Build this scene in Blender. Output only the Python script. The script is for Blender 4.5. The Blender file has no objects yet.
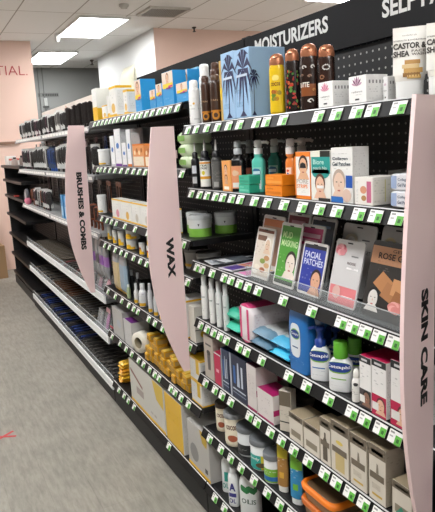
import bpy, math, random
from mathutils import Vector, Matrix
random.seed(7)
scn = bpy.context.scene
COL = scn.collection
# ------------------------------------------------------------------ camera
CAM_H = 1.55
YAW, PITCH, ROLL, FPX = .4537, .1866, -.0565, 600.0
def cam_axes():
    cy, sy, cp, sp = math.cos(YAW), math.sin(YAW), math.cos(PITCH), math.sin(PITCH)
    f = Vector((sy*cp, cy*cp, -sp)); r0 = Vector((cy, -sy, 0)); u0 = r0.cross(f)
    cr, sr = math.cos(ROLL), math.sin(ROLL)
    return r0*cr+u0*sr, -r0*sr+u0*cr, f
CR, CU, CF = cam_axes()
cd = bpy.data.cameras.new('camera'); cam = bpy.data.objects.new('camera', cd); COL.objects.link(cam)
cd.sensor_fit = 'VERTICAL'; cd.sensor_height = 24.0; cd.lens = FPX/512*24.0
cd.clip_start = .02; cd.clip_end = 60
m = Matrix((CR, CU, -CF)).transposed().to_4x4(); m.translation = (0, 0, CAM_H); cam.matrix_world = m
scn.camera = cam
# ------------------------------------------------------------------ world, exposure
w = bpy.data.worlds.new('world'); scn.world = w; w.use_nodes = True
w.node_tree.nodes['Background'].inputs[0].default_value = (1, .97, .93, 1)
w.node_tree.nodes['Background'].inputs[1].default_value = .36
scn.view_settings.view_transform = 'Standard'; scn.view_settings.look = 'None'
scn.view_settings.gamma = 1; scn.view_settings.use_curve_mapping = False
scn.view_settings.exposure = 0.35
LAMP = 16.5
# ------------------------------------------------------------------ where things stand
X0 = .91                                    # front plane of the shelving run
def along(px, x, z):                        # distance along the run of a point seen at column px
    a = px-217.5; n = CR*FPX-CF*a
    return -(n.x*x+n.z*(z-CAM_H))/n.y
def zat(py, x, y):
    b = 256-py; n = CU*FPX-CF*b
    return CAM_H-(n.x*x+n.y*y)/n.z
def dist(x, y, z): return Vector((x, y, z-CAM_H)).dot(CF)
# ------------------------------------------------------------------ materials
MATS = {}
def srgb(c):
    if isinstance(c, str): c = tuple(int(c[i:i+2], 16)/255 for i in (0, 2, 4))
    return tuple((x/12.92 if x <= .04045 else ((x+.055)/1.055)**2.4) for x in c)+(1,)
def mat(hexc, rough=.5, metal=0, alpha=1, emit=0, spec=.5, trans=0, coat=0):
    k = (hexc, rough, metal, alpha, emit, spec, trans, coat)
    if k in MATS: return MATS[k]
    M = bpy.data.materials.new('m_'+hexc); M.use_nodes = True
    b = M.node_tree.nodes['Principled BSDF']; I = b.inputs
    I['Base Color'].default_value = srgb(hexc); I['Roughness'].default_value = rough
    I['Metallic'].default_value = metal; I['Alpha'].default_value = alpha
    I['Specular IOR Level'].default_value = spec; I['Coat Weight'].default_value = coat
    I['Transmission Weight'].default_value = trans
    if emit: I['Emission Color'].default_value = srgb(hexc); I['Emission Strength'].default_value = emit
    MATS[k] = M; return M
def nodes(M):
    nt = M.node_tree; return nt, nt.nodes, nt.links, nt.nodes['Principled BSDF']
def printed(base, ink, rough=.45, row=.006, word=.012, mix=.5):
    k = ('p', base, ink, rough, row, word, mix)
    if k in MATS: return MATS[k]
    M = bpy.data.materials.new('print_'+base); M.use_nodes = True
    nt, N, L, b = nodes(M); b.inputs['Roughness'].default_value = rough
    tc = N.new('ShaderNodeTexCoord'); sep = N.new('ShaderNodeSeparateXYZ'); L.new(tc.outputs['Object'], sep.inputs[0])
    add = N.new('ShaderNodeMath'); add.operation = 'ADD'; L.new(sep.outputs[0], add.inputs[0]); L.new(sep.outputs[1], add.inputs[1])
    cmb = N.new('ShaderNodeCombineXYZ'); L.new(add.outputs[0], cmb.inputs[0]); L.new(sep.outputs[2], cmb.inputs[1])
    br = N.new('ShaderNodeTexBrick'); L.new(cmb.outputs[0], br.inputs['Vector'])
    br.inputs['Scale'].default_value = 1; br.inputs['Brick Width'].default_value = word; br.inputs['Row Height'].default_value = row
    br.inputs['Mortar Size'].default_value = row*.3; br.inputs['Mortar Smooth'].default_value = .2; br.inputs['Bias'].default_value = mix-1
    br.inputs['Color1'].default_value = srgb(base); br.inputs['Color2'].default_value = srgb(ink); br.inputs['Mortar'].default_value = srgb(base)
    L.new(br.outputs['Color'], b.inputs['Base Color']); MATS[k] = M; return M
def peg_mat():
    M = bpy.data.materials.new('pegboard'); M.use_nodes = True; nt, N, L, b = nodes(M)
    tc = N.new('ShaderNodeTexCoord'); sep = N.new('ShaderNodeSeparateXYZ'); L.new(tc.outputs['Object'], sep.inputs[0])
    def M2(op, a, v=None):
        n = N.new('ShaderNodeMath'); n.operation = op
        if hasattr(a, 'links'): L.new(a, n.inputs[0])
        else: n.inputs[0].default_value = a
        if v is not None:
            if hasattr(v, 'links'): L.new(v, n.inputs[1])
            else: n.inputs[1].default_value = v
        return n.outputs[0]
    def cell(s, p): return M2('SUBTRACT', M2('FRACT', M2('DIVIDE', s, p)), .5)
    y = cell(sep.outputs[1], .026); z = cell(sep.outputs[2], .026)
    d = M2('ADD', M2('MULTIPLY', y, y), M2('MULTIPLY', z, z)); hole = M2('LESS_THAN', d, .016)
    mx = N.new('ShaderNodeMix'); mx.data_type = 'RGBA'; L.new(hole, mx.inputs[0])
    mx.inputs[6].default_value = srgb('141415'); mx.inputs[7].default_value = srgb('9a9894'); L.new(mx.outputs[2], b.inputs['Base Color'])  # pale dots put the light showing at the peg holes into the colour
    b.inputs['Roughness'].default_value = .55; return M
def floor_mat():
    M = bpy.data.materials.new('vinyl_plank_floor'); M.use_nodes = True; nt, N, L, b = nodes(M)
    tc = N.new('ShaderNodeTexCoord'); mp = N.new('ShaderNodeMapping'); L.new(tc.outputs['Object'], mp.inputs[0])
    mp.inputs['Rotation'].default_value = (0, 0, math.radians(90))
    br = N.new('ShaderNodeTexBrick'); L.new(mp.outputs[0], br.inputs['Vector']); br.inputs['Scale'].default_value = 1
    br.inputs['Brick Width'].default_value = 1.2; br.inputs['Row Height'].default_value = .18; br.inputs['Mortar Size'].default_value = .0012
    br.inputs['Color1'].default_value = srgb('9f9a90'); br.inputs['Color2'].default_value = srgb('969187'); br.inputs['Mortar'].default_value = srgb('7c776d')
    mp2 = N.new('ShaderNodeMapping'); L.new(tc.outputs['Object'], mp2.inputs[0]); mp2.inputs['Scale'].default_value = (9, 1.6, 1)
    nz = N.new('ShaderNodeTexNoise'); L.new(mp2.outputs[0], nz.inputs['Vector']); nz.inputs['Scale'].default_value = 5; nz.inputs['Detail'].default_value = 9; nz.inputs['Roughness'].default_value = .68
    rp = N.new('ShaderNodeValToRGB'); L.new(nz.outputs[0], rp.inputs[0])
    rp.color_ramp.elements[0].position = .36; rp.color_ramp.elements[0].color = srgb('8a867c'); rp.color_ramp.elements[1].position = .62; rp.color_ramp.elements[1].color = srgb('b0aba1')
    mx = N.new('ShaderNodeMix'); mx.data_type = 'RGBA'; mx.inputs[0].default_value = .55; L.new(br.outputs['Color'], mx.inputs[6]); L.new(rp.outputs[0], mx.inputs[7])
    nz2 = N.new('ShaderNodeTexNoise'); L.new(tc.outputs['Object'], nz2.inputs['Vector']); nz2.inputs['Scale'].default_value = 3.5; nz2.inputs['Detail'].default_value = 5
    rp2 = N.new('ShaderNodeValToRGB'); L.new(nz2.outputs[0], rp2.inputs[0]); rp2.color_ramp.elements[0].position = .38; rp2.color_ramp.elements[0].color = (.84, .86, .85, 1); rp2.color_ramp.elements[1].position = .6; rp2.color_ramp.elements[1].color = (1, 1, 1, 1)
    m2 = N.new('ShaderNodeMix'); m2.data_type = 'RGBA'; m2.blend_type = 'MULTIPLY'; m2.inputs[0].default_value = .8; L.new(mx.outputs[2], m2.inputs[6]); L.new(rp2.outputs[0], m2.inputs[7])
    L.new(m2.outputs[2], b.inputs['Base Color']); b.inputs['Roughness'].default_value = .5; b.inputs['Specular IOR Level'].default_value = .3; return M
def ceil_mat():
    M = bpy.data.materials.new('ceiling_tile'); M.use_nodes = True; nt, N, L, b = nodes(M)
    tc = N.new('ShaderNodeTexCoord'); mp = N.new('ShaderNodeMapping'); L.new(tc.outputs['Object'], mp.inputs[0]); mp.inputs['Rotation'].default_value = (0, 0, math.radians(90)); mp.inputs['Location'].default_value = (-.45, .05, 0)
    br = N.new('ShaderNodeTexBrick'); L.new(mp.outputs[0], br.inputs['Vector']); br.inputs['Scale'].default_value = 1; br.offset = 0
    br.inputs['Brick Width'].default_value = 1.2; br.inputs['Row Height'].default_value = .6; br.inputs['Mortar Size'].default_value = .007
    br.inputs['Color1'].default_value = srgb('f0efec'); br.inputs['Color2'].default_value = srgb('ecebe8'); br.inputs['Mortar'].default_value = srgb('aaa59c')
    L.new(br.outputs['Color'], b.inputs['Base Color']); b.inputs['Roughness'].default_value = .9; return M
def gold_mat():
    return mat('d9a520', .33, .25)
# ------------------------------------------------------------------ mesh builder
GL = {}
def glyphs(s, bold):
    k = (s, bold)
    if k in GL: return GL[k]
    c = bpy.data.curves.new('t', 'FONT'); c.body = s; c.size = 1; c.resolution_u = 3; c.offset = bold
    o = bpy.data.objects.new('t', c); me = bpy.data.meshes.new_from_object(o)
    vs = [v.co.copy() for v in me.vertices]; fs = [tuple(p.vertices) for p in me.polygons]
    bpy.data.objects.remove(o); bpy.data.curves.remove(c); bpy.data.meshes.remove(me)
    x0 = min(v.x for v in vs); x1 = max(v.x for v in vs); y0 = min(v.y for v in vs); y1 = max(v.y for v in vs)
    vs = [((v.x-x0)/(x1-x0), (v.y-y0)/(y1-y0)) for v in vs]
    GL[k] = (vs, fs); return GL[k]
class MB:
    def __init__(s): s.v = []; s.f = []; s.mi = []; s.sm = []; s.mats = []; s.W = .1
    def mid(s, M):
        if M not in s.mats: s.mats.append(M)
        return s.mats.index(M)
    def add(s, vs, fs, M, smooth=False, T=None):
        b = len(s.v)
        if T: vs = [T(*v) for v in vs]
        s.v += [tuple(v) for v in vs]; i = s.mid(M) if not isinstance(M, list) else None
        for k, f in enumerate(fs):
            s.f.append(tuple(b+j for j in f)); s.mi.append(i if i is not None else s.mid(M[k])); s.sm.append(smooth)
        return s
    def box(s, x0, x1, y0, y1, z0, z1, M, c=0, T=None, front=None, top=None):
        if c <= 0 or min(x1-x0, y1-y0, z1-z0) < 2.2*c:
            vs = [(x, y, z) for x in (x0, x1) for y in (y0, y1) for z in (z0, z1)]
            fs = [(0, 1, 3, 2), (4, 6, 7, 5), (0, 4, 5, 1), (2, 3, 7, 6), (0, 2, 6, 4), (1, 5, 7, 3)]
            ms = [M]*6
            if front: ms[0] = front
            if top: ms[5] = top
            return s.add(vs, fs, ms, False, T)
        vs = []; idx = {}
        X = (x0, x1); Y = (y0, y1); Z = (z0, z1); sg = (1, -1)
        for i in (0, 1):
            for j in (0, 1):
                for k in (0, 1):
                    for a in (0, 1, 2):
                        p = [X[i]+sg[i]*c, Y[j]+sg[j]*c, Z[k]+sg[k]*c]; p[a] = (X[i], Y[j], Z[k])[a]
                        idx[i, j, k, a] = len(vs); vs.append(p)
        fs = []; ms = []
        for a in (0, 1, 2):
            for e in (0, 1):
                q = []
                for (u, v) in ((0, 0), (1, 0), (1, 1), (0, 1)):
                    t = [0, 0, 0]; t[a] = e; t[(a+1) % 3] = u; t[(a+2) % 3] = v; q.append(idx[t[0], t[1], t[2], a])
                fs.append(tuple(q if e else q[::-1])); ms.append(front if (front and a == 0 and e == 0) else top if (top and a == 2 and e == 1) else M)
        for a in (0, 1, 2):
            b_, c_ = (a+1) % 3, (a+2) % 3
            for u in (0, 1):
                for v in (0, 1):
                    q = []
                    for (e, ax) in ((0, b_), (0, c_), (1, c_), (1, b_)):
                        t = [0, 0, 0]; t[a] = e; t[b_] = u; t[c_] = v; q.append(idx[t[0], t[1], t[2], ax])
                    fs.append(tuple(q)); ms.append(M)
        for i in (0, 1):
            for j in (0, 1):
                for k in (0, 1):
                    fs.append((idx[i, j, k, 0], idx[i, j, k, 1], idx[i, j, k, 2])); ms.append(M)
        return s.add(vs, fs, ms, False, T)
    def loft(s, secs, M, cx=0, cy=0, n=20, p=2, smooth=True, T=None, cap=True):
        # secs: (rx, ry, z[, dx, dy]); M one material or one per segment
        vs = []
        for q in secs:
            rx, ry, z = q[:3]; dx, dy = (q[3], q[4]) if len(q) > 3 else (0, 0)
            for i in range(n):
                a = 2*math.pi*(i+.5)/n; c_, s_ = math.cos(a), math.sin(a)
                vs.append((cx+dx+rx*math.copysign(abs(c_)**(2/p), c_), cy+dy+ry*math.copysign(abs(s_)**(2/p), s_), z))
        fs = []; ms = []
        for k in range(len(secs)-1):
            for i in range(n):
                j = (i+1) % n; fs.append((k*n+i, k*n+j, (k+1)*n+j, (k+1)*n+i)); ms.append(M[k] if isinstance(M, (list, tuple)) else M)
        s.add(vs, fs, ms, smooth, T)
        if cap:
            e = len(secs)-1
            s.add([vs[i] for i in range(n)], [tuple(range(n))[::-1]], M[0] if isinstance(M, (list, tuple)) else M, False, T)
            s.add([vs[e*n+i] for i in range(n)], [tuple(range(n))], M[-1] if isinstance(M, (list, tuple)) else M, False, T)
        return s
    def tube(s, pts, r, M, n=8, T=None):
        vs = []; P = [Vector(p) for p in pts]
        for i, p in enumerate(P):
            d = (P[min(i+1, len(P)-1)]-P[max(i-1, 0)]).normalized(); a = d.orthogonal().normalized(); b = d.cross(a)
            if i and i < len(P): pass
            for k in range(n):
                t = 2*math.pi*k/n; vs.append(tuple(p+a*(r*math.cos(t))+b*(r*math.sin(t))))
        fs = [(i*n+k, i*n+(k+1) % n, (i+1)*n+(k+1) % n, (i+1)*n+k) for i in range(len(P)-1) for k in range(n)]
        s.add(vs, fs, M, True, T); s.add([vs[k] for k in range(n)], [tuple(range(n))], M, False, T)
        s.add([vs[-n+k] for k in range(n)], [tuple(range(n))], M, False, T); return s
    # flat print on the front (F, facing -x) or on the camera side (S, facing -y) or the top
    def P(s, face, u, v, o):
        if face == 'F': return (-o, -u, v)
        if face == 'S': return (u, -s.W/2-o, v)
        return (v, -u, o)
    def poly(s, face, pts, M, o=.0004):
        return s.add([s.P(face, u, v, o) for u, v in pts], [tuple(range(len(pts)))], M)
    def rect(s, face, u0, u1, v0, v1, M, o=.0004): return s.poly(face, [(u0, v0), (u1, v0), (u1, v1), (u0, v1)], M, o)
    def oval(s, face, u, v, a, b, M, o=.0005, n=16): return s.poly(face, [(u+a*math.cos(2*math.pi*i/n), v+b*math.sin(2*math.pi*i/n)) for i in range(n)], M, o)
    def text(s, face, t, u0, u1, v0, v1, M, bold=.015, o=.0008):
        vs, fs = glyphs(t, bold)
        return s.add([s.P(face, u0+(u1-u0)*a, v0+(v1-v0)*b, o) for a, b in vs], fs, M)
    def face(s, fc, u, v, h, skin='e3b394', hair='2b1c16', o=.0005):
        a = h*.34
        s.poly(fc, [(u-a*1.5, v-h*.62), (u+a*1.5, v-h*.62), (u+a*.9, v-h*.3), (u-a*.9, v-h*.3)], mat(skin), o)
        s.oval(fc, u, v+h*.12, a*1.2, h*.48, mat(hair), o+.0001); s.oval(fc, u, v, a, h*.46, mat(skin), o+.0003)
        for e in (-1, 1): s.oval(fc, u+e*a*.42, v+h*.08, a*.17, h*.022, mat('5a463c'), o+.0005, 8)
        s.oval(fc, u, v-h*.26, a*.3, h*.035, mat('b8625a'), o+.0005, 8)
        s.poly(fc, [(u-a*.1, v-h*.1), (u+a*.12, v-h*.1), (u, v+h*.06)], mat('d09a7c'), o+.0005)
        return s
    def build(s, name, parent=None):
        me = bpy.data.meshes.new(name); me.from_pydata(s.v, [], s.f)
        for M in s.mats: me.materials.append(M)
        me.polygons.foreach_set('material_index', s.mi); me.polygons.foreach_set('use_smooth', s.sm); me.update()
        o = bpy.data.objects.new(name, me); COL.objects.link(o)
        if parent: o.parent = parent
        return o
def tag(o, label=None, cat=None, group=None, kind=None):
    if label: o['label'] = label
    if cat: o['category'] = cat
    if group: o['group'] = group
    if kind: o['kind'] = kind
    return o
def empty(name, loc=(0, 0, 0), rz=0):
    o = bpy.data.objects.new(name, None); COL.objects.link(o); o.location = loc; o.rotation_euler.z = rz; o.empty_display_size = .05; return o
def copy_tree(o, parent=None):
    c = o.copy(); COL.objects.link(c)
    if parent: c.parent = parent
    for k in ('label', 'group'):
        if not parent and k in c: del c[k]
    for ch in list(o.children): copy_tree(ch, c)
    return c
ORD = ['first', 'second', 'third', 'fourth', 'fifth', 'sixth', 'seventh', 'eighth', 'ninth', 'tenth', 'eleventh', 'twelfth', 'thirteenth', 'fourteenth', 'fifteenth', 'sixteenth', 'seventeenth', 'eighteenth', 'nineteenth', 'twentieth',
       'twenty-first', 'twenty-second', 'twenty-third', 'twenty-fourth', 'twenty-fifth', 'twenty-sixth', 'twenty-seventh', 'twenty-eighth', 'twenty-ninth', 'thirtieth']
# ------------------------------------------------------------------ the room
m_floor, m_ceil, m_peg = floor_mat(), ceil_mat(), peg_mat()
def struct(name, mb): o = mb.build(name); o['kind'] = 'structure'; return o
struct('floor', MB().box(-3.5, 5.5, -1.5, 11.3, -.05, 0, m_floor))
struct('ceiling', MB().box(-3.5, 5.5, -1.5, 11.3, 3.0, 3.05, m_ceil))
struct('wall_back', MB().box(-3.5, 5.5, 11.1, 11.3, 0, 3.0, mat('8f918f', .8)))
struct('wall_front', MB().box(-3.5, 5.5, -1.7, -1.5, 0, 3.0, mat('e6e4e0', .8)))
struct('wall_side', MB().box(-3.7, -3.5, -1.5, 11.3, 0, 3.0, mat('a8a49e', .8)))
struct('wall_far_right', MB().box(5.5, 5.7, -1.5, 11.3, 0, 3.0, mat('e6e4e0', .8)))
wr = MB().box(2.885, 5.5, 7.38, 9.95, 0, 3.0, mat('dfe1e0', .6), front=mat('dfe1e0', .6)); wr.add([(2.885, 7.377, 0), (5.5, 7.377, 0), (5.5, 7.377, 3.0), (2.885, 7.377, 3.0)], [(0, 1, 2, 3)], mat('f0cfc0', .7)); struct('wall_right', wr)
wl = MB().box(-3.5, 1.575, 8.5, 8.62, 0, 3.0, mat('e4c4b6', .7))
struct('wall_left', wl)
struct('trim_1', MB().box(-3.5, 1.3, 8.47, 8.5, 1.68, 1.715, mat('8a6a58', .6)))
t = MB(); vs, fs = glyphs('ESSENTIAL.', -.012)
t.add([(.60+.895*a, 8.494, 2.565+.12*b) for a, b in vs], fs, mat('b8434a', .5)); tag(t.build('wall_lettering'), 'thin red ESSENTIAL. lettering on the pink wall beyond the shelving', 'lettering')
# ceiling fittings
def ceiling_light(x, y, label):
    r = empty('ceiling_light', (x, y, 2.985)); tag(r, label, 'light', 'recessed ceiling light panels')
    f = MB(); a, b = .275, .59
    for q in ((-a-.02, -a, -b-.02, b+.02), (a, a+.02, -b-.02, b+.02), (-a, a, -b-.02, -b), (-a, a, b, b+.02)): f.box(*q, -.012, .014, mat('e8e8e6', .5), .002)
    f.build('frame', r); MB().box(-a, a, -b, b, -.006, .012, mat('ffffff', .5, emit=LAMP)).build('diffuser', r); return r
ceiling_light(2.11, 7.43, 'bright white ceiling light panel nearest the camera, beside the small white sensor')
ceiling_light(2.11, 9.85, 'bright white ceiling light panel farther away, partly behind the pink wall')
for (x, y, l) in ((4.2, 5.0, 'added unseen white ceiling light panel behind the shelving run, nearest the pink bulkhead'), (4.2, 2.6, 'added unseen white ceiling light panel behind the shelving run, level with the skin care shelves'), (-2.6, 6.3, 'added unseen white ceiling light panel by the far left wall, level with the brush shelves'), (-.3, 3.9, 'added unseen white ceiling light panel over the open floor, level with the wax shelves'), (-.3, 6.3, 'added unseen white ceiling light panel over the open floor, level with the brush shelves'),
                  (-.3, 1.5, 'added unseen white ceiling light panel over the open floor, level with the skin care shelves'), (-.3, -.7, 'added unseen white ceiling light panel over the aisle behind the camera'), (2.11, 2.4, 'added unseen white ceiling light panel directly above the skin care shelving')):
    ceiling_light(x, y, l)  # unseen panels added out of view to brighten shelves, ceiling and bulkhead
v = empty('air_vent', (2.66, 6.47, 2.99)); tag(v, 'square louvred air vent set in the ceiling', 'vent')
vf = MB()
for q in ((-.235, -.205, -.2, .2), (.205, .235, -.2, .2), (-.235, .235, -.215, -.19), (-.235, .235, .19, .215)): vf.box(*q, -.012, .01, mat('cfcbc3', .6))
vf.build('frame', v); vb = MB()
for i in range(15): vb.box(-.205+i*.0275, -.197+i*.0275, -.19, .19, -.01, .004, mat('a9a59d', .5))
for i in range(9): vb.box(-.205, .205, -.178+i*.042, -.172+i*.042, -.011, .003, mat('a9a59d', .5))
vb.build('grille', v); MB().box(-.205, .205, -.19, .19, .004, .009, mat('1d1c1b', .9)).build('backing', v)
def hang(name, loc, lab, cat, secs, M):
    r = MB().loft(secs, M, n=14).build(name); r.location = loc; tag(r, lab, cat)
hang('smoke_detector', (2.139, 6.25, 2.999), 'round white smoke detector on the ceiling near the vent', 'smoke detector', [(.05, .05, 0), (.05, .05, -.02), (.035, .035, -.03), (.033, .033, -.04), (.01, .01, -.045)], mat('c9c5be', .6))
hang('ceiling_sensor', (1.80, 7.9, 2.999), 'small bright white sensor hanging beside the nearer light panel', 'sensor', [(.02, .02, 0), (.03, .03, -.03), (.03, .03, -.085), (.012, .012, -.105)], mat('f4f4f2', .4))
hang('sprinkler_head', (3.385, 7.245, 2.999), 'dark sprinkler head near the pink bulkhead wall', 'sprinkler', [(.028, .028, 0), (.028, .028, -.012), (.01, .01, -.02), (.01, .01, -.05), (.022, .022, -.054), (.022, .022, -.058)], mat('4d4640', .4, .6))
hang('sprinkler_head', (2.83, 10.1, 2.999), 'dark sprinkler head at the far end of the white wall', 'sprinkler', [(.03, .03, 0), (.03, .03, -.02), (.012, .012, -.03), (.012, .012, -.07), (.03, .03, -.075), (.03, .03, -.08)], mat('4d4640', .4, .6))
s_ = MB().box(-.18, .18, -.006, .006, -.035, .035, mat('777977', .6))
for i in range(11):
    if i != 1: s_.box(-.165+i*.031, -.143+i*.031, -.008, -.006, -.02, .02, mat('3a3b3a', .6))
o = s_.build('wall_sign'); o.location = (2.27, 11.09, 2.54); tag(o, 'small dark sign with one line of writing on the grey back wall', 'sign')
o = MB().box(-.03, .03, -.03, .0, -.07, .07, mat('b9bbb9', .5), .006).box(-.05, .05, -.035, 0, -.1, -.07, mat('4b4c4b', .5)).build('wall_fitting'); o.location = (2.21, 11.1, 2.42); tag(o, 'small pale fitting on the back wall under the dark sign', 'wall fitting')
for i, x in enumerate((2.12, 2.2)):
    o = MB().tube([(0, 0, 3.0), (.0, 0, 2.4), (.01, 0, 1.0)], .008, mat('6b6d6b', .5)).build('wall_cable'); o.location = (x, 11.08, 0)
    tag(o, ['thin dark cable running down the back wall, nearest the pink wall', 'thin dark cable running down the back wall, beside the dark sign'][i], 'cable', 'cables on the back wall')
tp = MB()
for a in (.6, -.45):
    T = lambda x, y, z, a=a: (x*math.cos(a)-y*math.sin(a), x*math.sin(a)+y*math.cos(a), z)
    tp.box(-.075, .075, -.009, .009, 0 if a > 0 else .0006, .0006 if a > 0 else .0012, mat('c63f41', .5), T=T)
o = tp.build('floor_tape_cross'); o.location = (.24, 3.36, .0003); tag(o, 'red tape cross stuck on the grey plank floor', 'tape mark')
# ------------------------------------------------------------------ gondola shelving
m_blk, m_rail, m_white, m_green, m_steel = mat('111112', .45), mat('0d0d0e', .5, spec=.3), mat('f3f3ef', .4), mat('64b848', .45), mat('b9bbbc', .35, .3)
m_edge = mat('d8d8d8', .25)
SD = .29
def shelf(root, ylo, yhi, zb, tickets, depth=SD, style='black'):
    """zb: bottom of the price tickets; the shelf surface is 32 mm above."""
    sh = MB()
    if style == 'tray':
        sh.box(X0+.006, X0+depth, ylo+.004, yhi-.004, zb-.012, zb+.0, mat('6f7172', .4), .001); so = sh.build('shelf', root)
        r = MB().box(X0-.004, X0+.006, ylo+.004, yhi-.004, zb-.013, zb+.036, mat('f2f3f3', .4), .001)
        k = ylo+.03
        while k < yhi-.03: r.box(X0-.0048, X0-.004, k, k+.006, zb+.006, zb+.024, mat('d0d2d3', .5)); k += .028
        r.build('front_rail', so)
        g = MB().box(X0+.007, X0+.010, ylo+.006, yhi-.006, zb+.034, zb+.064, mat('cfd6d8', .08, alpha=.14)); g.box(X0+.006, X0+.011, ylo+.006, yhi-.006, zb+.064, zb+.0665, mat('e8ecee', .1, alpha=.6)); g.build('clear_riser', so)
        return so
    br = mat('161618', .42) if style == 'black' else mat('a9abac', .35, .2)
    sh.box(X0+.0145, X0+depth, ylo+.003, yhi-.003, zb+.008, zb+.032, br, .0015); so = sh.build('shelf', root)
    Tr = lambda x, yy, z: (x+.45*(z-zb-.018), yy, z)
    r = MB().box(X0, X0+.006, ylo+.003, yhi-.003, zb-.004, zb+.0318, m_rail if style == 'black' else mat('86888a', .4), .001, T=Tr)
    r.box(X0-.0022, X0+.0005, ylo+.003, yhi-.003, zb+.0295, zb+.0318, m_edge if style == 'black' else m_white, T=Tr).build('price_rail', so)
    for y in tickets:
        wd = .042 if style == 'black' else .085
        tk = MB()
        T = (lambda x, yy, z: (x+.45*(z), yy, z)) if style == 'black' else (lambda x, yy, z: (x, yy+(z)*.55, z))
        tk.box(-.0012, 0, -wd*.5, wd*.5, 0, .026, m_white, T=T)
        if style == 'black':
            tk.add([T(-.0016, -wd*.5, .0), T(-.0016, -.001, .0), T(-.0016, -.001, .019), T(-.0016, -wd*.5, .019)], [(0, 1, 2, 3)], m_green)
            tk.add([T(-.0020, -wd*.36, .005), T(-.0020, -wd*.16, .005), T(-.0020, -wd*.16, .013), T(-.0020, -wd*.36, .013)], [(0, 1, 2, 3)], mat('2f6a25', .5))
            tk.add([T(-.0020, .004, .020), T(-.0020, wd*.4, .020), T(-.0020, wd*.4, .024), T(-.0020, .004, .024)], [(0, 1, 2, 3)], mat('9b9b98', .5))
            tk.add([T(-.0020, .006, .012), T(-.0020, wd*.4, .012), T(-.0020, wd*.4, .015), T(-.0020, .006, .015)], [(0, 1, 2, 3)], mat('b5b5b2', .5))
        o = tk.build('price_ticket', so); o.location = (X0-.0105 if style == 'black' else X0-.004, y, zb+.0)
    return so
def gondola(ylo, yhi, ztop, label, hdr=None, hz=(1.805, 1.935), lipz=.118):
    r = empty('shelving_unit', (0, 0, 0)); tag(r, label, 'shelving', 'bays of the shelving run')
    MB().box(1.205, 1.225, ylo+.002, yhi-.002, .1, ztop, m_peg).build('pegboard_back', r)
    b = MB().box(X0+.03, 1.205, ylo+.002, yhi-.002, 0, .085, m_blk, .002); b.box(X0+.004, X0+.03, ylo+.002, yhi-.002, .012, lipz, mat('121213', .6), .003); b.build('base_plinth', r)
    for y in (ylo+.014, yhi-.014): MB().box(1.195, 1.2049, y-.012, y+.012, .1, ztop, m_blk).build('upright', r)
    if hdr: MB().box(1.19, 1.21, ylo+.002, yhi-.002, hz[0], hz[1], hdr, .001).build('header_panel', r)
    return r
def tick(pxs, z, off=0): return [along(p, X0, z)+.012+off for p in pxs]
ZA = [1.587, 1.356, 1.076, .848, .616, .382, .130]
PXA = [[190.7, 199, 209.7, 220.7, 232, 243, 260, 270, 287, 323, 341, 362, 378, 404.7],
       [194.2, 202.5, 210, 218.5, 226, 235, 243.7, 258, 271, 288, 306.5, 324, 341.7, 363.7, 381, 402.3],
       [199.5, 205, 215, 227, 234, 242.5, 251.2, 261.5, 287, 316, 345.7, 357.3, 369.8, 383.8, 398.8],
       [203.4, 210, 216.4, 223, 229.5, 242.3, 249.8, 265, 292.5, 310.5, 333, 356.3, 369.5, 385.4, 400.6],
       [208.2, 217.8, 224.9, 233.7, 252.6, 260.4, 273.8, 285, 297.4, 312, 328.5, 340.5, 354, 368, 383],
       [212.4, 223.6, 233.5, 244, 257, 270.5, 283, 294],
       [193.5, 217.5, 227, 240, 252]]
YA0, YA1 = .86, 2.10
A = gondola(YA0, YA1, 1.94, 'black shelving bay between the WAX and SKIN CARE signs, MOISTURIZERS header', mat('1c1c1e', .75, spec=.25))
for z, px in zip(ZA, PXA):
    tk = tick(px, z); tk = [y for y in tk if y < YA1-.02]
    while z < ZA[4] and tk[-1] > YA0+.2: tk.append(tk[-1]-.085)
    shelf(A, YA0, YA1, z, tk)
hd = [c for c in A.children if c.name.startswith('header')][0]
t = MB(); vs, fs = glyphs('MOISTURIZERS', .03); q0, q1 = along(255, 1.189, 1.88), along(328, 1.189, 1.88); t.add([(1.1892, q0-(q0-q1)*a, 1.865+.049*b) for a, b in vs], fs, mat('d6d6d4', .5)); t.build('lettering', hd); t = MB()
vs, fs = glyphs('SELF PAMPERING', .03); q0 = along(382, 1.189, 1.88); t.add([(1.1892, q0-.48*a, 1.856+.048*b) for a, b in vs], fs, mat('d6d6d4', .5)); t.build('lettering', hd)
Z_ = gondola(-.40, YA0-.002, 1.94, 'black shelving bay at the right edge, beyond the SKIN CARE sign', mat('1c1c1e', .75, spec=.25))
for z in ZA: shelf(Z_, -.40, YA0-.002, z, [YA0-.05-.1*i for i in range(12)])
ZB = [1.672, 1.427, 1.150, 1.000, .725, .451, .130]
PXB = [[96, 100, 104, 108, 112, 116, 120, 125, 129.5, 134, 138.6, 143, 148.6, 154.5, 161, 166.5, 172, 180],
       [99.3, 102.4, 106.6, 111.7, 116.9, 123, 129.3, 135.5, 141.3, 147.5, 153.7, 160, 166, 174, 184.5],
       [103.4, 108.6, 113.2, 117.9, 126.8, 137, 150, 163, 175, 186],
       [106.4, 111, 117, 122.9, 128, 135.5, 142.3, 148.7, 160, 172, 190],
       [109.7, 117, 123.6, 130.5, 135.5, 139.8, 150.7, 157, 165, 178, 192],
       [113.7, 121.7, 127.8, 133.5, 140.5, 145.4, 151.5, 156.7, 161, 172.9, 177.4, 183.3, 190.7],
       [120.5, 125.7, 130, 135.7, 171]]
YB0, YB1 = 2.104, 3.42
B = gondola(YB0, YB1, 1.94, 'black shelving bay between the BRUSHES and WAX signs, mostly yellow and white packs', mat('1c1c1e', .75, spec=.25))
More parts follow.
